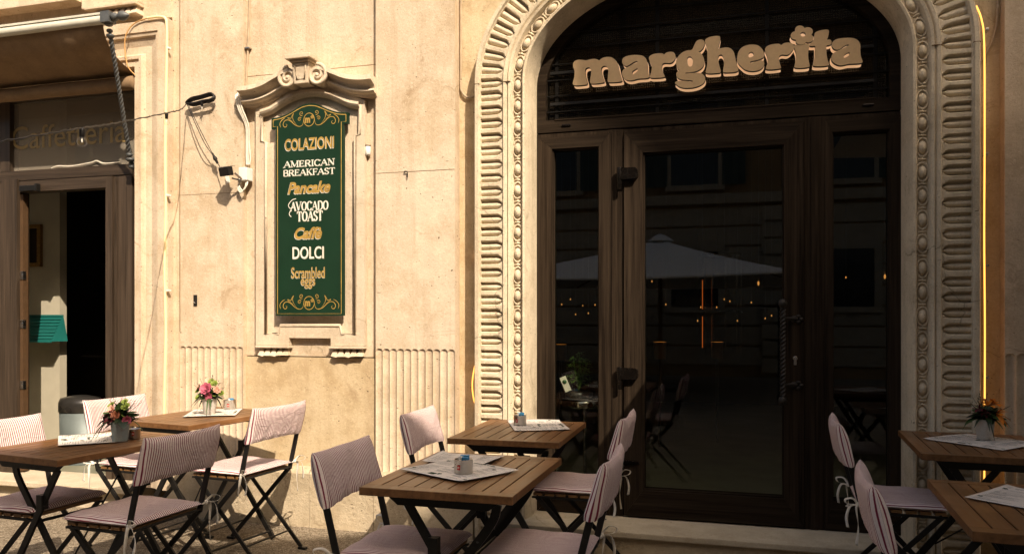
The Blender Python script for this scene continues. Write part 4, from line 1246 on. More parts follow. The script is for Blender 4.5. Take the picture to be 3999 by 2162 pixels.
        s2 = o.modifiers.new('s', 'SOLIDIFY'); s2.thickness = .0012
    return t
chair0 = make_chair()
chairs = [
 # x, y, heading of the sitter (deg), label
 (-3.030, 2.86, -3, 'sunlit striped folding chair cut off by the left edge of the photo'),
 (-3.265, 3.82, -5, 'striped folding chair with sunlit back, beside the open door with the black lidded bin'),
 (-2.470, 2.80, 177, 'striped folding chair at near left table, its shaded back turned toward the viewer'),
 (-2.640, 3.80, 174, 'sunlit striped folding chair below the green menu board, with bright seat'),
 (-1.155, 2.66, 0, 'fully shaded striped folding chair on left side of the near middle table'),
 (-1.305, 3.74, 1, 'striped folding chair half in shadow in front of the fluted wall left of the arch'),
 (-.785, 3.86, 180, 'striped folding chair right of the far middle table, in front of the door hinges'),
 (-.685, 2.74, 181, 'striped folding chair right of the near middle table with tie hanging behind'),
 (.690, 3.96, -2, 'striped folding chair seen edge on at the far right table by the entrance'),
 (.630, 2.60, -3, 'nearest striped folding chair seen edge on at the lower right table'),
]
for i, (x, y, a, lab) in enumerate(chairs):
    c = chair0 if i == 0 else copy_tree(chair0)
    c.location = (x, y, 0); c.rotation_euler = (0, 0, R(a)); tag(c, lab, 'chair', 'striped folding chairs at the cafe tables')

# ------------------------------------------------------------------ folding table
TW, TD, TZ = .53, .715, .735
def make_table():
    t = thing('folding_table', 'x', 'table')
    q = MB(); a, b, th = TW / 2, TD / 2, .027
    bd = .052
    # border rails and slats, gaps between the slats
    q.box(-a, a, -b, -b + bd, TZ - th, TZ); q.box(-a, a, b - bd, b, TZ - th, TZ)
    ns = 9; x0 = -a; span = TW; g_ = .0045
    sw = (span - g_ * (ns - 1)) / ns
    for i in range(ns):
        xa = x0 + i * (sw + g_)
        q.box(xa, xa + sw, -b + bd - .0005, b - bd + .0005, TZ - th + .001, TZ - .0003)
    q.build('table_top', M['table'], t, bev=.0022)
    q = MB(); q.box(-a + .03, a - .03, -b + bd + .01, b - bd - .01, TZ - th - .006, TZ - th - .0005); q.build('under_board', M['black'], t)
    for sy in (-1, 1):
        q = MB(); y = sy * (b - .075)
        q.prism([(-a + .06, TZ - th - .001), (a - .05, TZ - th - .001), (a - .10, TZ - th - .040), (-a + .11, TZ - th - .040)], y - .012, y + .012)
        q.build('top_rail', M['black'], t, bev=.002)
        y = sy * (b - .10)
        q = MB(); q.bar((-.135, y, .672), (.275, y, .014), .030, .012, (0, 1, 0)); q.box(-.055, -.02, y - .016, y + .016, .50, .56)
        q.build('leg', M['black'], t, bev=.002)
        y = sy * (b - .128)
        q = MB(); P = smooth_path([(.175, y, .675), (.165, y, .63), (.13, y, .575), (.08, y, .51), (-.30, y, .014)], 6)
        for u, v in zip(P[:-1], P[1:]): q.bar(u, v + (v - u) * .06, .030, .012, (0, 1, 0))
        q.build('leg', M['black'], t)
    for nm, x, z in (('foot_bar', .255, .05), ('foot_bar', -.275, .05), ('cross_bar', .03, .435)):
        q = MB(); q.tube([(x, -b + .11, z), (x, b - .11, z)], .007, 8); q.build(nm, M['black'], t)
    q = MB(); q.tube([(.11, -b + .12, .55), (-.12, b - .13, .22)], .004, 6); q.build('brace_rod', M['black'], t)
    return t
table0 = make_table()
TAB = [
 (-2.790, 2.90, 172, 'wooden folding table at left with blue flower pot and long menu'),
 (-2.945, 3.885, 171, 'sunlit wooden folding table with white flower pot, tin and menu'),
 (-.950, 2.752, 0, 'wooden folding table in the middle foreground with tin on two menus'),
 (-1.050, 3.83, 1, 'wooden folding table by the arch foot with tin and one menu'),
 (1.002, 3.96, -3, 'wooden folding table at right with white pot of orange flowers'),
 (.872, 2.69, -3, 'wooden folding table in the lower right corner with a menu and no pot'),
]
for i, (x, y, a, lab) in enumerate(TAB):
    c = table0 if i == 0 else copy_tree(table0)
    c.location = (x, y, 0); c.rotation_euler = (0, 0, R(a)); tag(c, lab, 'table', 'wooden folding tables in front of the cafe')

# ------------------------------------------------------------------ menus
def flower_poly(c, r, n=30):
    return [(c[0] + r * (.62 + .38 * abs(math.cos(2.5 * a))) * math.cos(a), c[1] + r * (.62 + .38 * abs(math.cos(2.5 * a))) * math.sin(a)) for a in [2 * PI * k / n for k in range(n)]]
def menu(x, y, ang, L, W, label, seed=1, lift=0, curl=.006, plain_=False):
    t = thing('paper_menu', label, 'menu', (x, y, TZ + .0012 + lift), R(ang), 'paper menus on the tables')
    rnd = random.Random(seed); ph = rnd.random() * 6
    hgt = lambda a, b: .0012 + curl * (max(0, abs(a) / (L / 2) - .72) / .28) ** 2 * (.5 + .5 * math.sin(a * 9 + b * 7 + ph)) + .0016 * (1 + math.sin(a * 16 + ph) * math.cos(b * 13))
    q = MB(); n = 18
    q.grid([[(-L / 2 + L * i / n, -W / 2 + W * j / n, hgt(-L / 2 + L * i / n, -W / 2 + W * j / n)) for j in range(n + 1)] for i in range(n + 1)])
    o = q.build('sheet', M['paper'], t); s2 = o.modifiers.new('s', 'SOLIDIFY'); s2.thickness = .0006; s2.offset = -1
    q = MB(); k = 0
    def dab(xa, xb, ya, yb, mi=0):
        m = 4
        q.grid([[(xa + (xb - xa) * i / m, yy, hgt(xa + (xb - xa) * i / m, yy) + .0007) for yy in (ya, yb)] for i in range(m + 1)], False, mi)
    def words(P, fs, mi=1):
        q.add([(a, b, hgt(a, b) + .0010) for a, b in P], fs, False, mi)
    def txt(body, wd, h, cx2, cy2, bold=.03, rot=0):
        P, fs = text_mesh(body, wd, h, 0, 0, 0, None, None, None, bold=bold, lay='flat')
        c_, s_ = math.cos(rot), math.sin(rot)
        words([(cx2 + a * c_ - b * s_, cy2 + a * s_ + b * c_) for a, b in P], fs)
    cols = [(-L * .46, -L * .17), (-L * .13, L * .15), (L * .19, L * .46)]
    for ci, (xa, xb) in enumerate(cols):
        yy = W * .42
        while yy > -W * .44:
            if rnd.random() < .12: yy -= .010; continue
            if ci == 1 and (abs(yy) < .022 or yy < -W * .30) and not plain_: yy -= .006; continue
            if rnd.random() < .2: dab(xa, xa + (xb - xa) * rnd.uniform(.3, .6), yy - .0030, yy)
            else: dab(xa, xa + (xb - xa) * rnd.uniform(.55, 1), yy - .0016, yy)
            yy -= .0062
    if not plain_:
        txt('APERITIVO', L * .26, .011, L * .01, .004)
        txt('margherita', L * .34, .020, L * .02, W * .43, .05)
        txt('m', L * .10, .024, -L * .05, -W * .40, .09)
        for cx2, cy2, r_ in ((-L * .10, .010, .012), (L * .16, -W * .10, .010), (-L * .45, W * .30, .009), (L * .45, -W * .40, .009), (-L * .45, -W * .30, .009), (L * .03, -W * .37, .011), (L * .30, W * .28, .009)):
            pts = flower_poly((cx2, cy2), r_)
            q.add([(a, b, hgt(a, b) + .0010) for a, b in pts] + [(cx2, cy2, hgt(cx2, cy2) + .0010)], [(i, (i + 1) % 30, 30) for i in range(30)], False, 1)
        for a, b in (((-L * .15, -W * .22), (L * .10, -W * .24)), ((L * .10, -W * .24), (L * .165, -W * .13)), ((-L * .15, -W * .22), (-L * .16, .0))):
            d = (Vector(b) - Vector(a)).normalized() * .0008; p_ = Vector((-d.y, d.x))
            A_, B_ = Vector(a), Vector(b)
            q.add([(v.x, v.y, hgt(v.x, v.y) + .0010) for v in (A_ + p_, A_ - p_, B_ - p_, B_ + p_)], [(0, 1, 2, 3)])
    q.build('print', [M['ink'], M['inkgreen']], t, fix=False)
    return t
menu(-2.88, 2.972, -44.5, .36, .235, 'long menu sheet on the left table, half under the blue pot', 1, curl=.004)
menu(-2.955, 3.985, -62, .365, .28, 'sunlit menu sheet on the back left table under white pot', 2, curl=.003)
menu(-1.045, 2.96, -3, .27, .20, 'folded menu lying behind the tin on the middle foreground table', 3, 0, .012, True)
menu(-.985, 2.735, -27, .335, .285, 'upper menu on the middle foreground table, pointing at the viewer', 4, .0035, .003)
menu(-1.0, 3.975, -68, .36, .28, 'menu sheet on the table by the arch foot, right of tin', 5, curl=.008)
menu(1.055, 4.02, -46, .36, .335, 'menu sheet under the white pot of orange flowers', 6, curl=.003)
menu(.915, 2.745, -39, .40, .285, 'menu sheet alone on the table in the lower right corner', 7, curl=.006)

# ------------------------------------------------------------------ tins of sugar
def tin(x, y, lab, r=.031, h=.047, rz=0, lift=.004, sug=True):
    t = thing('sugar_tin', lab, 'tin', (x, y, TZ + lift), R(rz), 'round metal tins on the tables')
    q = MB(); q.lathe([(.0001, .0), (r - .002, 0), (r, .002), (r, h - .001), (r + .0012, h), (r - .002, h), (r - .003, .006), (.0001, .006)], 32); q.build('can', M['tin'], t)
    q = MB()
    n = 6
    P = [[((r + .0006) * math.cos(-PI / 2 - .55 + .36 * i / n), (r + .0006) * math.sin(-PI / 2 - .55 + .36 * i / n), z) for z in (.016, .033)] for i in range(n + 1)]
    q.grid(P); 
    lab_ = q.build('red_label', M['red'], t)
    P2, fs = text_mesh('illy', .0088, .0085, 0, 0, 0, None, None, None, bold=.03, shear=.2, lay='flat')
    q = MB(); am = -PI / 2 - .37
    q.add([((r + .0011) * math.cos(am + a / r), (r + .0011) * math.sin(am + a / r), .0245 + b) for a, b in P2], fs)
    q.build('lettering', M['lwhite'], lab_, fix=False)
    if sug:
        for k, (sx, sy, a, zz) in enumerate(((.004, .004, 20, .052), (-.006, -.003, 70, .049), (.006, -.010, -15, .047))):
            q = MB(); q.box(-.016, .016, -.0035, .0035, -.024, .016, M=Matrix.Translation((sx, sy, zz - .004)) @ Matrix.Rotation(R(a), 4, 'Z') @ Matrix.Rotation(R(14), 4, 'X'))
            q.build('sachet', M['sugar'] if k != 1 else M['lwhite'], t, bev=.001)
    return t
tin(-.946, 2.672, 'silver tin of blue sachets on menus, middle foreground table', .0335, .050, 10, .0085)
tin(-1.091, 3.955, 'silver tin of blue sachets on the table by the arch foot', .033, .050, 6, .006)
tin(-2.975, 4.165, 'silver tin of blue sachets beside the white pot with pink roses', .036, .056, 40, .005)
tin(-2.695, 3.05, 'tin half hidden behind the blue flower pot', .030, .045, 60, .002, False)

# ------------------------------------------------------------------ flowers
def leaf(mb, base, d, L, Wd, droop, mi=0, roll=0., n=6):
    d = Vector(d).normalized(); side = d.cross(Vector((0, 0, 1)))
    side = side.normalized() if side.length > .05 else Vector((1, 0, 0))
    side = Matrix.Rotation(roll, 3, d) @ side
    up = side.cross(d)
    L_, C_, R_ = [], [], []
    p = Vector(base)
    for i in range(n + 1):
        t = i / n
        w2 = Wd * .5 * math.sin(PI * min(1, t * .96 + .02)) ** .8
        q = p + d * L * t - Vector((0, 0, 1)) * droop * L * t * t
        L_.append(q + side * w2 + up * w2 * .25); C_.append(q); R_.append(q - side * w2 + up * w2 * .25)
    mb.grid([L_, C_, R_], True, mi)
def rose(mb, c, r, mi, rnd, up=(0, 0, 1)):
    up = Vector(up).normalized(); a0 = up.orthogonal().normalized(); b0 = up.cross(a0)
    for ring, (m, rr, tilt, sz) in enumerate(((4, .12, .25, .55), (6, .34, .55, .75), (8, .62, .95, .9))):
        for k in range(m):
            a = 2 * PI * k / m + ring * .5 + rnd.uniform(-.2, .2)
            out = a0 * math.cos(a) + b0 * math.sin(a)
            ctr = Vector(c) + out * r * rr * .6
            dirv = (up * math.cos(tilt) + out * math.sin(tilt))
            tang = up.cross(out)
            G_ = []
            for i in range(5):
                u = i / 4; row = []
                for j in range(5):
                    v = j / 4 * 2 - 1
                    w2 = r * sz * .75 * math.sin(PI * (.2 + .62 * u)) 
                    cup = -(v * v) * r * .18
                    row.append(ctr + dirv * r * sz * u + tang * v * w2 - out * (v * v) * r * .22 + out * (.30 * r * u * u) + Vector((rnd.uniform(-1, 1), rnd.uniform(-1, 1), rnd.uniform(-1, 1))) * r * .03)
                G_.append(row)
            mb.grid(G_, True, mi)
def pot_of_flowers(x, y, lab, potm, kind, seed, lift=.005, rz=0):
    rnd = random.Random(seed)
    t = thing('flower_pot', lab, 'potted flowers', (x, y, TZ + lift), R(rz), 'flower pots on the tables')
    H_ = .092
    q = MB(); q.lathe([(.0001, 0), (.029, 0), (.032, .003), (.0405, H_ - .002), (.0412, H_), (.0385, H_), (.037, H_ - .012), (.0001, H_ - .012)], 32); q.build('pot', potm, t)
    q = MB(); q.lathe([(.0001, H_ - .010), (.037, H_ - .011)], 20); q.build('soil', M['soil'], t)
    fo = MB()
    for k in range(120):
        a = rnd.uniform(0, 2 * PI); e = rnd.uniform(.05, 1.25)
        d = (math.cos(a) * math.cos(e), math.sin(a) * math.cos(e), math.sin(e))
        b = (rnd.uniform(-.022, .022), rnd.uniform(-.022, .022), H_ - .008 + rnd.uniform(0, .03))
        leaf(fo, b, d, rnd.uniform(.040, .085), rnd.uniform(.020, .042), rnd.uniform(.1, .7), rnd.choice((0, 0, 1, 1, 2 if kind != 'orange' else 1)), rnd.uniform(-.6, .6))
    for k in range(8):      # long drooping blades
        a = rnd.uniform(0, 2 * PI)
        leaf(fo, (.02 * math.cos(a), .02 * math.sin(a), H_), (math.cos(a), math.sin(a), .35), rnd.uniform(.085, .12), rnd.uniform(.008, .014), rnd.uniform(.5, 1.1), rnd.choice((0, 1)))
    for a, L_, W_ in {'pink': ((3.4, .05, .03), (3.9, .05, .034)), 'blue': ((3.6, .07, .055), (3.2, .06, .045), (5.6, .06, .05)), 'orange': ((5.6, .06, .045), (5.95, .07, .045))}[kind]:
        leaf(fo, (.032 * math.cos(a), .032 * math.sin(a), H_ + .006), (math.cos(a), math.sin(a), .2), L_, W_, .75, 1 if kind != 'orange' else 0)
    for k in range(15):      # wiry sprigs with tiny leaves
        a = rnd.uniform(0, 2 * PI); e = rnd.uniform(.45, 1.35); L_ = rnd.uniform(.09, .135)
        d = Vector((math.cos(a) * math.cos(e), math.sin(a) * math.cos(e), math.sin(e)))
        b = Vector((0, 0, H_))
        fo.tube([b, b + d * L_ * .5, b + d * L_ + Vector((0, 0, -.006))], .0009, 4, mi=1)
        for m in range(6):
            tt = .45 + .1 * m
            leaf(fo, b + d * L_ * tt, d + Vector((rnd.uniform(-1, 1), rnd.uniform(-1, 1), rnd.uniform(-1, 1))) * .9, .014, .006, .2, 1, 0, 3)
    fo.build('foliage', [M['leaf'], M['leafdark'], M['leaflime']], t, fix=False)
    def bloom(nm, m, c, r, up):
        c = (c[0] * 1.3, c[1] * 1.2, H_ + (c[2] - H_) * 1.25); r *= 1.02
        q = MB(); rose(q, c, r, 0, rnd, up); q.build(nm, M[m], t, fix=False)
    # toward the viewer is -y, +x is the photo's right
    if kind == 'pink':
        bloom('rose', 'pink', (.006, -.030, H_ + .045), .026, (.1, -1, .45))
        bloom('rose', 'pink', (.020, -.034, H_ + .015), .017, (.2, -1, -.1))
        bloom('rose', 'blush', (.046, -.012, H_ + .040), .017, (.7, -.7, .4))
        bloom('rose', 'blush', (-.040, -.018, H_ + .050), .014, (-.6, -.6, .5))
        for c, r in (((.03, -.008, H_ + .066), .016), ((.058, .0, H_ + .022), .014), ((-.028, -.036, H_ + .008), .016), ((-.05, -.01, H_ + .032), .014), ((.01, .0, H_ + .075), .014)): bloom('lime_blossom', 'leaflime', c, r, (c[0] * 6, -.6, .6))
    elif kind == 'blue':
        bloom('rose', 'blush', (-.012, -.026, H_ + .040), .017, (-.2, -1, .6))
        bloom('rose', 'rust', (.012, -.034, H_ + .022), .016, (.2, -1, .4))
        bloom('rose', 'pink', (.044, -.020, H_ + .006), .015, (.7, -.7, -.1))
        bloom('rose', 'wine', (-.010, -.036, H_ + .012), .022, (-.1, -1, .3))
        for c, r in (((.032, -.012, H_ + .050), .016), ((-.030, -.006, H_ + .052), .014), ((.02, 0, H_ + .066), .012)): bloom('lime_blossom', 'leaflime', c, r, (c[0] * 6, -.6, .6))
    else:
        def lily(c, up, r, m):
            c = (c[0] * 1.25, c[1] * 1.1, H_ + (c[2] - H_) * 1.2); r *= 1.3
            q = MB(); u = Vector(up).normalized(); a0 = u.orthogonal().normalized(); b0 = u.cross(a0)
            for k in range(6):
                a = 2 * PI * k / 6
                leaf(q, c, u * .8 + (a0 * math.cos(a) + b0 * math.sin(a)) * .8, r, r * .42, .35)
            q.build('lily', M[m], t, fix=False)
        lily((.034, -.020, H_ + .022), (.8, -.7, .1), .045, 'orange'); lily((.006, -.012, H_ + .050), (.0, -.5, 1), .045, 'orange'); lily((.026, -.004, H_ + .056), (.4, -.4, .8), .036, 'orange')
        lily((-.022, -.020, H_ + .040), (-.4, -.6, .7), .030, 'wine'); lily((-.010, -.030, H_ + .030), (-.1, -1, .4), .026, 'wine')
    return t
pot_of_flowers(-2.683, 2.955, 'pale blue pot of dark leaves and muted roses on the left table', M['potblue'], 'blue', 4)
pot_of_flowers(-2.921, 3.90, 'white pot of pink roses and lime blossom in full sun', M['pot'], 'pink', 9)
pot_of_flowers(1.075, 4.085, 'white pot of orange lilies on the right table', M['pot'], 'orange', 5)
# ------------------------------------------------------------------ neon and cables
def tube_thing(name, label, cat, pts, r, m, per=8, extra=None, group=None, n=10):
    t = thing(name, label, cat, (0, 0, 0), group=group)
    o = Vector(pts[0]); t.location = o
    q = MB(); q.tube([p - o for p in smooth_path(pts, per)], r, n); q.build('tube' if 'cable' not in name else 'sheath', m, t)
    for nm, mm_, boxes in (extra or []):
        for b in boxes:
            q = MB(); q.box(b[0] - o.x, b[1] - o.x, b[2] - o.y, b[3] - o.y, b[4] - o.z, b[5] - o.z); q.build(nm, mm_, t, bev=.0015)
    return t
ny = 4.372
nl = tube_thing('rope_light', 'pale yellow rope light running down the jamb right of the open shop door', 'rope light',
    [(-3.75, ny, 3.262), (-3.66, ny, 3.262), (-3.612, ny, 3.245), (-3.600, ny, 3.19), (-3.600, ny, 3.0), (-3.612, ny, 2.4), (-3.608, ny, 2.0), (-3.617, ny, 1.6), (-3.608, ny, 1.2), (-3.618, ny, .8), (-3.622, ny, .32)], .0085, M['neon_pale'],
    extra=[('clip', M['white'], [(-3.602, -3.580, 4.366, 4.39, z - .006, z + .006) for z in (3.05, 2.09, 1.47)])])
q = MB(); o = Vector(nl.location)
q.tube([p - o for p in smooth_path([(-3.75, ny, 3.262), (-3.86, ny, 3.235), (-3.915, ny - .01, 3.16), (-3.93, ny, 3.06), (-3.915, ny + .01, 2.96), (-3.885, 4.41, 2.91)], 8)], .0042, 8)
q.build('lead', M['neon_end'], nl)
xr = CX0 + AHW + .335
arc = [(CX0 + (AHW + .335) * math.cos(a), 4.40, ASP + (ARH + .335) * math.sin(a)) for a in (R(12), R(6))]
tube_thing('neon_strip', 'glowing amber neon strip up the right edge of the arch', 'neon strip',
    [(xr - .035, 4.40, 2.83), (xr - .012, 4.40, 2.76), (xr, 4.40, 2.64), (xr + .002, 4.40, 2.2), (xr, 4.40, 1.7), (xr + .003, 4.40, 1.2), (xr, 4.40, .4)], .0040, M['neon'],
    extra=[('clip', M['tin'], [(xr + .006, xr + .022, 4.40, 4.46, z - .006, z + .006) for z in (2.71, 2.1, 1.55, 1.0)])])
xl = CX0 - AHW - .326
tube_thing('neon_strip', 'amber neon strip bowing out at left edge of the arch', 'neon strip',
    [(xl - .004, 4.53, 2.2), (xl - .004, 4.53, 1.75), (xl - .008, 4.475, 1.66), (xl - .004, 4.53, 1.58), (xl - .004, 4.53, 1.10), (xl - .010, 4.45, 1.0), (xl - .014, 4.42, .90), (xl - .008, 4.44, .80), (xl, 4.53, .72), (xl, 4.53, .5)], .0042, M['neon'])
tube_thing('wall_cable', 'old painted cable down the wall strip left of the arch, bending into the arch', 'cable',
    [(-1.606, 4.485, 5.2), (-1.604, 4.485, 3.0), (-1.606, 4.485, 2.70), (-1.597, 4.485, 2.64), (-1.565, 4.485, 2.605), (-1.53, 4.485, 2.605), (-1.49, 4.49, 2.625)], .0065, M['lead'])
tube_thing('wall_cable', 'dark cable curving down to the neon strip at far right', 'cable',
    [(1.235, 4.49, 5.2), (1.237, 4.485, 3.0), (1.236, 4.48, 2.85), (1.228, 4.48, 2.74), (1.205, 4.48, 2.66), (1.170, 4.48, 2.59), (1.150, 4.47, 2.565)], .006, M['lead'])
tube_thing('wall_conduit', 'pale conduit running down left of the carved pediment to the floodlight', 'conduit',
    [(-3.028, 4.45, 5.2), (-3.032, 4.45, 3.4), (-3.052, 4.44, 2.78)], .007, M['lead'], 4,
    [('clip', M['tin'], [(-3.06, -3.02, 4.43, 4.46, z - .005, z + .005) for z in (3.02, 3.5)])])
wc2 = thing('white_cables', 'bundle of white cables hanging from pediment corner to the floodlight box', 'cables', (-3.05, 4.41, 2.3))
for k, (dx, sw) in enumerate(((0, .0), (.012, .015), (-.008, -.012))):
    q = MB(); o = Vector((-3.05, 4.41, 2.3))
    q.tube([p - o for p in smooth_path([(-3.075 + dx, 4.415, 2.745 - .01 * k), (-3.078 + sw, 4.385, 2.70), (-3.06 + sw, 4.39, 2.62), (-3.032 + dx, 4.42, 2.52), (-3.034 + dx, 4.43, 2.42), (-3.030 + dx + sw * .3, 4.43, 2.32), (-3.03 + dx, 4.43, 2.27)], 8)], .0055, 7)
    q.build('cable', M['wcable'], wc2)
# floodlight and junction box
fd = thing('floodlight', 'small black floodlight with white junction box and looped white cables', 'floodlight', (-3.03, 4.42, 2.20))
q = MB(); q.box(-.028, .030, -.050, .02, -.038, .044); q.build('junction_box', M['white'], fd, bev=.004)
Mf = Matrix.Translation((-.055, -.115, .010)) @ Matrix.Rotation(R(-14), 4, 'Z') @ Matrix.Rotation(R(14), 4, 'X')
q = MB(); q.box(-.055, .030, -.030, .012, -.028, .026, M=Mf); q.build('lamp_head', M['black'], fd, bev=.006)
q = MB(); q.box(-.058, .034, -.032, .030, .0265, .031, M=Mf); q.build('hood', M['tin'], fd, bev=.002)
q = MB(); q.bar((-.02, -.10, .0), (-.005, -.05, -.03), .014, .006); q.bar((-.05, -.09, -.03), (-.01, -.052, -.04), .010, .006); q.build('bracket', M['tin'], fd)
q = MB()
for k, (r_, dx) in enumerate(((.034, 0), (.027, .008), (.040, -.004))):
    q.tube(smooth_path([(-.030 + dx, -.03, -.045), (-.040 + dx, -.035, -.045 - r_), (-.012 + dx, -.04, -.075 - r_), (.016 + dx, -.035, -.045 - r_ * .8), (.014 + dx, -.03, -.045)], 7), .0045, 7)
q.build('cable_loop', M['wcable'], fd)
q = MB(); q.box(-.145, -.120, -.02, -.016, -.02, .035, M=Matrix.Rotation(R(-12), 4, 'Y')); q.build('paper_label', M['lwhite'], fd)
sn_ = thing('wall_sensor', 'small white sensor on the wall right of the green menu board', 'sensor', (-2.192, 4.44, 2.318))
q = MB(); q.lathe([(.0001, -.035), (.012, -.034), (.0175, -.026), (.0175, .020), (.015, .022), (.0001, .022)], 18); q.build('body', M['white'], sn_)
q = MB(); q.lathe([(.0001, .023), (.019, .023), (.019, .034), (.0001, .036)], 18); q.box(-.008, .008, 0, .02, -.01, .03); q.build('bracket', M['lead'], sn_)
sp = thing('keyhole_plate', 'small dark metal key plate set in the wall left of the menu board', 'key plate', (-3.417, YP, 1.404))
q = MB(); q.box(-.0135, .0135, -.004, .002, -.037, .036); q.build('plate', M['iron'], sp, bev=.001)
q = MB(); q.tube([(0, -.004, -.018), (-.002, -.014, -.010), (.002, -.012, -.016)], .003, 6); q.build('key_stub', M['tin'], sp)
hk = thing('wall_hook', 'tiny rusty hook in the wall between menu board and arch', 'hook', (-1.927, YP, 2.16))
q = MB(); q.tube([(-.014, 0, .010), (-.008, -.012, .008), (.010, -.012, .008), (.010, -.010, -.008), (.011, -.012, -.028)], .0038, 6); q.build('hook', M['hinge'], hk)
rg = thing('wall_ring', 'small white cable ring on the wall near the pediment corner', 'ring', (-3.105, YP, 2.64))
q = MB(); q.tube([(.010 * math.cos(a), -.006 - .004 * math.sin(a), .016 * math.sin(a)) for a in [2 * PI * k / 14 for k in range(14)]], .003, 6, closed=True); q.build('loop', M['wcable'], rg)

# ------------------------------------------------------------------ string of light bulbs
def ray(px, py, Y):
    X, Z = at(px, py, Y); return Vector((X, Y, Z))
sl_ = thing('string_light', 'black cable with clear bulbs strung from the wall toward the viewer', 'string light', (-3.455, 4.40, 2.683))
o0 = Vector(sl_.location)
b2 = ray(419, 284, 3.80); b1 = ray(206, 322, 2.35)
cab = [Vector((-3.455, 4.385, 2.685)), ray(455, 275, 4.05), b2, ray(330, 302, 3.2), ray(270, 313, 2.75), b1, ray(110, 338, 2.05), ray(-40, 363, 1.8)]
q = MB(); q.tube([p - o0 for p in smooth_path(cab, 8)], .0026, 6)
q.tube([p - o0 + Vector((.002 * math.sin(i * 1.3), 0, .0036 * math.cos(i * 1.3))) for i, p in enumerate(smooth_path(cab, 14))], .0022, 5)
q.build('cable', M['bcable'], sl_)
def bulb(p, r, parent, base=.9):
    q = MB(); q.lathe([(.0001, .004), (.0085, .004), (.0095, -.004), (.0085, -.030), (.0001, -.030)], 12, Matrix.Translation(p)); k = q.build('socket', M['bcable'], parent)
    q = MB(); q.lathe([(.0001, -.030 - 2 * r), (r * .5, -.030 - 1.87 * r), (r * .87, -.030 - 1.5 * r), (r, -.030 - r), (r * .87, -.030 - .5 * r), (r * .5, -.030 - .14 * r), (.007, -.028)], 20, Matrix.Translation(p)); q.build('bulb', M['bulb'], parent)
    q = MB(); q.tube([Vector(p) + Vector((0, 0, -.030)), Vector(p) + Vector((.001, 0, -.030 - r * 1.1))], .0022, 6); q.ball(Vector(p) + Vector((0, 0, -.030 - r * .7)), .003, .003, .006, 8, 6); q.build('filament', M['lwhite'], parent)
bulb(b2 - o0 - Vector((0, 0, .003)), .0185, sl_); bulb(b1 - o0 - Vector((0, 0, .003)), .0175, sl_)
bulb(Vector((.125, -.03, -.0)), .0185, sl_)
q = MB()
for k in range(6):
    rr = random.Random(k); dz = .006 * (k % 3) - .006
    L_ = [(-.0, -.015, .0), (.05, -.02 - .006 * (k % 2), .020 + dz), (.12, -.022, .030 + dz), (.185, -.02, .042 + dz), (.212, -.018, .028), (.20, -.02 - .008 * (k % 2), .004 + dz * .5), (.14, -.026, -.004 + dz), (.06, -.022, -.014 + dz)]
    q.tube(smooth_path([Vector(p) * 1.0 + Vector((0, -.004 * (k % 3), 0)) for p in L_], 6, True), .0075, 7, closed=True)
q.build('coiled_cable', M['bcable'], sl_)
q = MB()
a, b_ = Vector((.012, -.03, -.012)), Vector((.225, -.03, -.375))
q.tube([p for p in smooth_path([a, a.lerp(b_, .4) + Vector((.006, -.03, 0)), a.lerp(b_, .75) + Vector((.0, -.03, 0)), b_, Vector((.305, -.06, -.475))], 8)], .0026, 6)
q.tube([p for p in smooth_path([a + Vector((.008, 0, 0)), a.lerp(b_, .5) + Vector((.012, -.02, 0)), b_], 8)], .0024, 6)
m_ = Matrix.Translation(b_) @ (b_ - a).to_track_quat('Z', 'Y').to_matrix().to_4x4()
q.lathe([(.0001, -.045), (.006, -.043), (.008, -.02), (.013, -.006), (.013, .006), (.009, .012), (.008, .035), (.0001, .04)], 12, m_)
q.build('plug_lead', M['bcable'], sl_)

# ------------------------------------------------------------------ plant and stand just inside the sidelight
PX, PY = -.925, 4.86
sd = thing('plant_stand', 'slim steel stand with round rim behind the left sidelight glass', 'stand', (PX, PY, .135))
q = MB(); q.lathe([(.0001, 0), (.13, 0), (.13, .012), (.0001, .02)], 28); q.build('base', M['chrome'], sd)
q = MB(); q.tube([(.0, 0, .015), (0, 0, .60)], .011, 14); q.build('pole', M['chrome'], sd)
q = MB(); q.lathe([(.0001, .60), (.095, .602), (.102, .612), (.102, .645), (.094, .650), (.0001, .648)], 36); q.build('rim', M['chrome'], sd)
pp = thing('potted_plant', 'green bushy plant in a dark bowl with a white tag behind the sidelight glass', 'potted plant', (PX - .04, PY, .786))
q = MB(); q.lathe([(.0001, 0), (.06, 0), (.088, .018), (.092, .048), (.084, .048), (.0001, .040)], 28); q.build('bowl', M['binlid'], pp)
q = MB(); rnd = random.Random(21)
for s_ in range(5):
    tip = Vector((rnd.uniform(-.05, .05), rnd.uniform(-.03, .03), rnd.uniform(.20, .30)))
    q.tube(smooth_path([(0, 0, .04), tip * .5 + Vector((0, 0, .02)), tip], 4), .002, 5)
    for k in range(34):
        t_ = rnd.uniform(.25, 1); p_ = Vector((0, 0, .04)).lerp(tip, t_)
        a = rnd.uniform(0, 2 * PI); d = Vector((math.cos(a), math.sin(a), rnd.uniform(-.1, .7)))
        L_ = .065 * (1.15 - t_)+ .016
        for m in range(5):
            bb = p_ + d * L_ * (.2 + .2 * m) - Vector((0, 0, .02 * (m / 5) ** 2))
            leaf(q, bb, d + Vector((rnd.uniform(-.9, .9), rnd.uniform(-.9, .9), rnd.uniform(-.4, .5))), .018, .006, .3, 0, 0, 3)
leafin = plain('thuja_green', (.10, .20, .03), .6, .3, 0, .4, 30, .1)
q.build('foliage', leafin, pp, fix=False)
q = MB(); Mt = Matrix.Translation((-.048, -.065, .055)) @ Matrix.Rotation(R(-24), 4, 'Y')
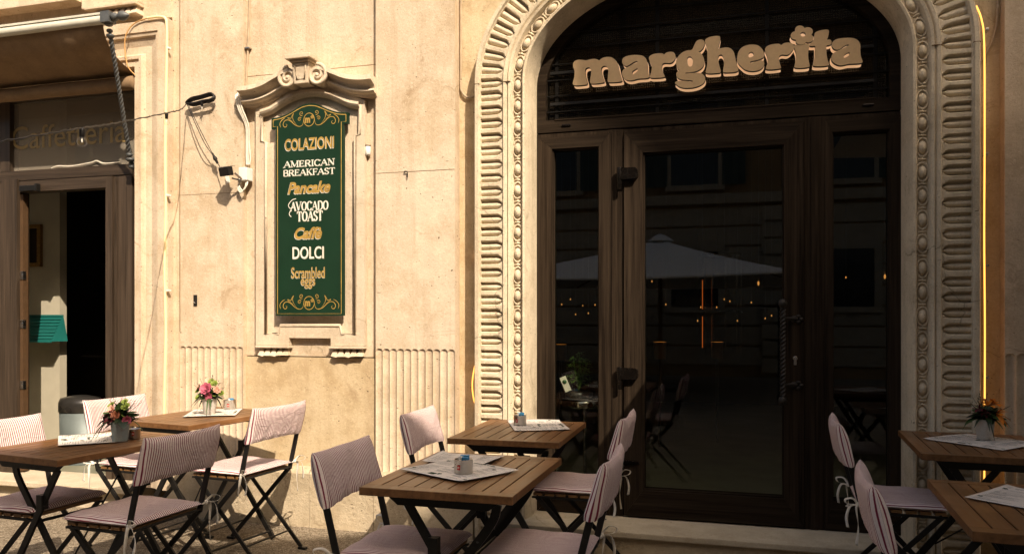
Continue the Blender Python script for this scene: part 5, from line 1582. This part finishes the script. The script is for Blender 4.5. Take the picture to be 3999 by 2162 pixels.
q.box(-.020, .020, -.001, .001, 0, .095, M=Mt); tg = q.build('tag', M['lwhite'], pp)
q = MB(); q.lathe([(.0001, 0), (.0135, 0), (.0135, .001), (.0001, .001)], 18, Mt @ Matrix.Translation((0, -.0022, .062)) @ Matrix.Rotation(R(90), 4, 'X')); q.build('tag_mark', plain('tag_green', (.02, .12, .04), .5), tg)

# ------------------------------------------------------------------ lamps inside
for i, (x, z, yy) in enumerate(((-.30, 1.62, 6.8),)):
    t = thing('hanging_lamp', 'lamp of clear glass rods with glowing red orange lines behind the door glass', 'lamp', (x, yy, 1.0))
    q = MB()
    for a, b in ((.36, .60), (.04, .30)): q.tube([(0, 0, a), (0, 0, b)], .0032, 8)
    q.build('glow_line', M['glowline'], t)
    q = MB(); q.tube([(.0, 0, .80), (0, 0, 2.62)], .004, 6); q.build('cord', M['bcable'], t)
    q = MB()
    for k in range(9):
        a = 2 * PI * k / 9; q.tube([(.16 + .15 * math.cos(a), .15 * math.sin(a), .0), (.16 + .15 * math.cos(a), .15 * math.sin(a), .80)], .006, 6)
    q.build('glass_rod', M['bulb'], t)
    q = MB(); q.lathe([(.0001, .33), (.17, .33), (.17, .345), (.0001, .345)], 20, Matrix.Translation((.15, 0, 0))); q.lathe([(.0001, .80), (.17, .80), (.17, .815), (.0001, .815)], 20, Matrix.Translation((.15, 0, 0))); q.build('ring', M['hinge'], t)
for lab, px, py, yy in (('left glowing orange wall lamp low behind the door glass', 1660, 862, 7.2), ('right glowing orange wall lamp low behind the door glass', 1804, 862, 7.6), ('faint orange wall lamp behind the left sidelight glass', 1410, 868, 7.4)):
    p = ray(px, py, yy)
    t = thing('wall_lamp', lab, 'lamp', (p.x, yy, p.z - .14), group='orange wall lamps inside')
    q = MB(); q.lathe([(.052, .0), (.058, .15)], 20); q.build('shade', plain('lamp_shade', (.16, .06, .02), .6), t)
    q = MB(); q.lathe([(.050, .138), (.056, .150), (.0001, .152)], 20); q.build('glow_rim', M['sconce'], t)
    q = MB(); q.tube([(0, 0, 0), (0, 0, -p.z + .14 + .135)], .012, 8); q.build('pole', M['black'], t)
fest = [(1413, 765, 6.2), (1497, 766, 6.6), (1435, 752, 6.3), (1640, 707, 6.4), (1675, 765, 6.5), (1763, 772, 6.7), (1803, 772, 6.9), (1822, 752, 6.8), (1836, 757, 7.2), (1890, 760, 6.6), (1941, 793, 6.9), (1925, 800, 6.8), (1855, 806, 6.6), (1755, 806, 6.4), (2128, 697, 6.6), (1466, 768, 6.8), (1448, 790, 6.5), (1480, 787, 6.7)]
lb_ = ['upper', 'lower', 'middle']
names = ['bulb far left of its string behind the left sidelight', 'bulb right of the others behind the left sidelight', 'second bulb behind the left sidelight, slightly raised', 'glowing bulb high at left edge of the door glass, under the parasol reflection', 'bulb low near the left edge of the door glass',
 'bulb left of the red lamp line behind the door glass', 'bulb just right of the red lamp behind the door glass', 'bulb high in the middle of the door glass', 'bulb beside the high middle one behind the door glass', 'bulb right of centre behind the door glass', 'bulb by the twisted handle, higher of the pair', 'bulb by the twisted handle, lower of the pair',
 'low bulb right of centre behind the door glass', 'low bulb under the red lamp behind the door glass', 'lone bulb high behind the right sidelight', 'middle bulb behind the left sidelight', 'lowest bulb behind the left sidelight', 'low bulb right behind the left sidelight']
for (px, py, yy), nm in zip(fest, names):
    p = ray(px, py, yy)
    t = thing('glowing_bulb', 'tiny ' + nm, 'bulb', tuple(p), group='tiny warm bulbs glowing inside')
    q = MB(); q.ball((0, 0, 0), .0045, .0045, .008, 8, 6); q.build('filament', M['filament'], t)
    q = MB(); q.tube([(0, 0, .008), (0, 0, 3.615 - p.z)], .0022, 5); q.build('cord', M['bcable'], t)
for lab, px, py, yy in (('big warm bulb high right behind the door glass', 1908, 712, 6.0), ('warm bulb alone behind the right sidelight glass', 2226, 695, 5.9)):
    p = ray(px, py, yy); t = thing('glowing_bulb', lab, 'bulb', tuple(p), group='larger warm bulbs glowing inside')
    q = MB(); q.ball((0, 0, 0), .007, .007, .016, 8, 6); q.build('filament', M['filament'], t)
    q = MB(); q.lathe([(.0001, -.05), (.03, -.03), (.035, 0), (.02, .04), (.008, .06)], 16); q.build('bulb', M['bulb'], t)
    q = MB(); q.tube([(0, 0, .06), (0, 0, 3.615 - p.z)], .003, 5); q.build('cord', M['bcable'], t)

# ------------------------------------------------------------------ across the street: shades the right of the picture and shows in the door glass
OY = -8.5
tt = 4.6 - OY
kx, kz = 0.85 * tt, 1.2 * tt
edge = [(-30, -14.2), (-4.55, -1.55), (-4.05, -1.10), (-2.295, -.29), (-.46, .60), (-.46, 2.16), (-.72, 2.38), (-1.0, 2.54), (-1.0, 6.0)]  # roofline worked back from the shade edge wanted on the cafe wall
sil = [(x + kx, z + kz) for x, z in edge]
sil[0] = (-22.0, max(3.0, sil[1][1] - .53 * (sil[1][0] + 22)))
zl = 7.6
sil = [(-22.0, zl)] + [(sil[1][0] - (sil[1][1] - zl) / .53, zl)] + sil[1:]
OB = thing('opposite_building', 'ochre palazzo across the street, dimly mirrored in the door glass, outline shaped to cast shade', 'building', (0, OY, 0))
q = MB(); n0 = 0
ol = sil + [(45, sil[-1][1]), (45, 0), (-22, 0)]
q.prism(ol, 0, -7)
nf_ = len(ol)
q.v = [(x + (3.2 * 7 if y < -1 and -21 < x < 44 else 0), y, z) for x, y, z in q.v]      # flank sheared back so its depth widens no shadow
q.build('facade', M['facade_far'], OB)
q = MB()
for z in (3.72, 7.45): q.box(-22, 30, .0, .16, z, z + .22)
for k in range(8): q.box(-22, 30, .0, .045, .25 + k * .43, .25 + k * .43 + .39)
for k in range(10):
    q.box(.45, 1.5, .05, .13, .1 + k * .36, .1 + k * .36 + .30)
q.build('stone_trim', M['far_trim'], OB, bev=.02)
for r_, (zb, zt) in enumerate(((4.15, 5.95), (1.5, 2.7))):
    for k in range(9):
        x = -.95 + (k - 5) * 3.1
        if r_ == 1 and k == 4: continue
        q = MB(); q.box(x - .50, x + .50, .05, .09, zb, zt); w_ = q.build('window', M['darkglass'], OB)
        q = MB(); q.prism([(x - .64, zb - .12), (x + .64, zb - .12), (x + .64, zt + .14), (x - .64, zt + .14)], .13, .05, holes=[[(x - .5, zb), (x + .5, zb), (x + .5, zt), (x - .5, zt)]]); q.build('window_frame', M['far_trim'], w_)
        if r_ == 0:
            q = MB()
            for sx in (-1, 1):
                xc = x + sx * .82
                q.box(xc - .24, xc + .24, .10, .135, zb - .02, zt)
                for m in range(22): q.box(xc - .19, xc + .19, .135, .15, zb + .05 + m * .077, zb + .09 + m * .077)
            q.build('shutter', M['shutter'], w_)
q = MB(); q.tube([(-2.5, .2, 12), (-2.5, .2, 4.3), (-2.5, .3, 4.1), (-2.5, .3, 3.7), (-2.5, .2, 3.5), (-2.5, .2, .2)], .075, 12); q.build('downpipe', M['black'], OB)
tag(OB, kind=None)
# parasol mirrored in the glass
PR = thing('market_parasol', 'large white square parasol across the street, mirrored in the door glass', 'parasol', (-1.35, -4.9, 0), R(7))
q = MB(); hh = 2.35; zr, za_ = 1.93, 2.66
P = []
apex = (0, 0, za_)
cr = [(-hh, -hh), (hh, -hh), (hh, hh), (-hh, hh)]
for i in range(4):
    a, b = cr[i], cr[(i + 1) % 4]
    G_ = []
    for u in range(9):
        row = []
        for v in range(13):
            s_ = v / 12; x = a[0] + (b[0] - a[0]) * s_; y = a[1] + (b[1] - a[1]) * s_
            t_ = u / 8
            sag = -.05 * math.sin(PI * s_) * t_ * t_
            row.append((x * t_, y * t_, za_ + (zr - za_) * (t_ ** .88) + sag))
        G_.append(row)
    q.grid(G_)
    q.grid([[(a[0] + (b[0] - a[0]) * v / 12, a[1] + (b[1] - a[1]) * v / 12, zr - .05 * math.sin(PI * v / 12)) for v in range(13)], [(a[0] + (b[0] - a[0]) * v / 12, a[1] + (b[1] - a[1]) * v / 12, zr - .05 * math.sin(PI * v / 12) - .03) for v in range(13)]])
q.build('canopy', M['canvas'], PR)
q = MB(); q.lathe([(.24, za_ - .04), (.12, za_ + .05), (.0001, za_ + .10)], 8); q.build('cap', M['canvas'], PR)
q = MB(); q.tube([(0, 0, .05), (0, 0, za_ - .02)], .035, 12); q.build('pole', M['slat'], PR)
q = MB(); q.box(-.35, .35, -.35, .35, 0, .08); q.build('base', M['binlid'], PR, bev=.01)
for a, b in cr:
    q = MB(); q.bar((0, 0, za_ - .06), (a * .98, b * .98, zr - .01), .02, .03, (0, 0, 1)); q.build('rib', M['slat'], PR)

# unseen parasol added above the frame to dim the right hand tables
PC = thing('shade_parasol', 'unseen cream parasol added over the right hand tables to shade them', 'parasol', (2.45, 2.3, 0))
q = MB(); hh = 1.6
for i in range(4):
    cr2 = [(-hh, -hh), (hh, -hh), (hh, hh), (-hh, hh)]
    a, b = cr2[i], cr2[(i + 1) % 4]
    q.grid([[((a[0] + (b[0] - a[0]) * v / 10) * u / 6, (a[1] + (b[1] - a[1]) * v / 10) * u / 6, 3.5 - .6 * u / 6 - .04 * math.sin(PI * v / 10) * (u / 6) ** 2) for v in range(11)] for u in range(7)])
q.build('canopy', M['canvas'], PC)
q = MB(); q.tube([(0, 0, .05), (0, 0, 3.48)], .035, 12); q.build('pole', M['slat'], PC)
q = MB(); q.box(-.35, .35, -.35, .35, 0, .08); q.build('base', M['binlid'], PC, bev=.01)

# nothing should end up in the origin by accident
bpy.context.view_layer.update()
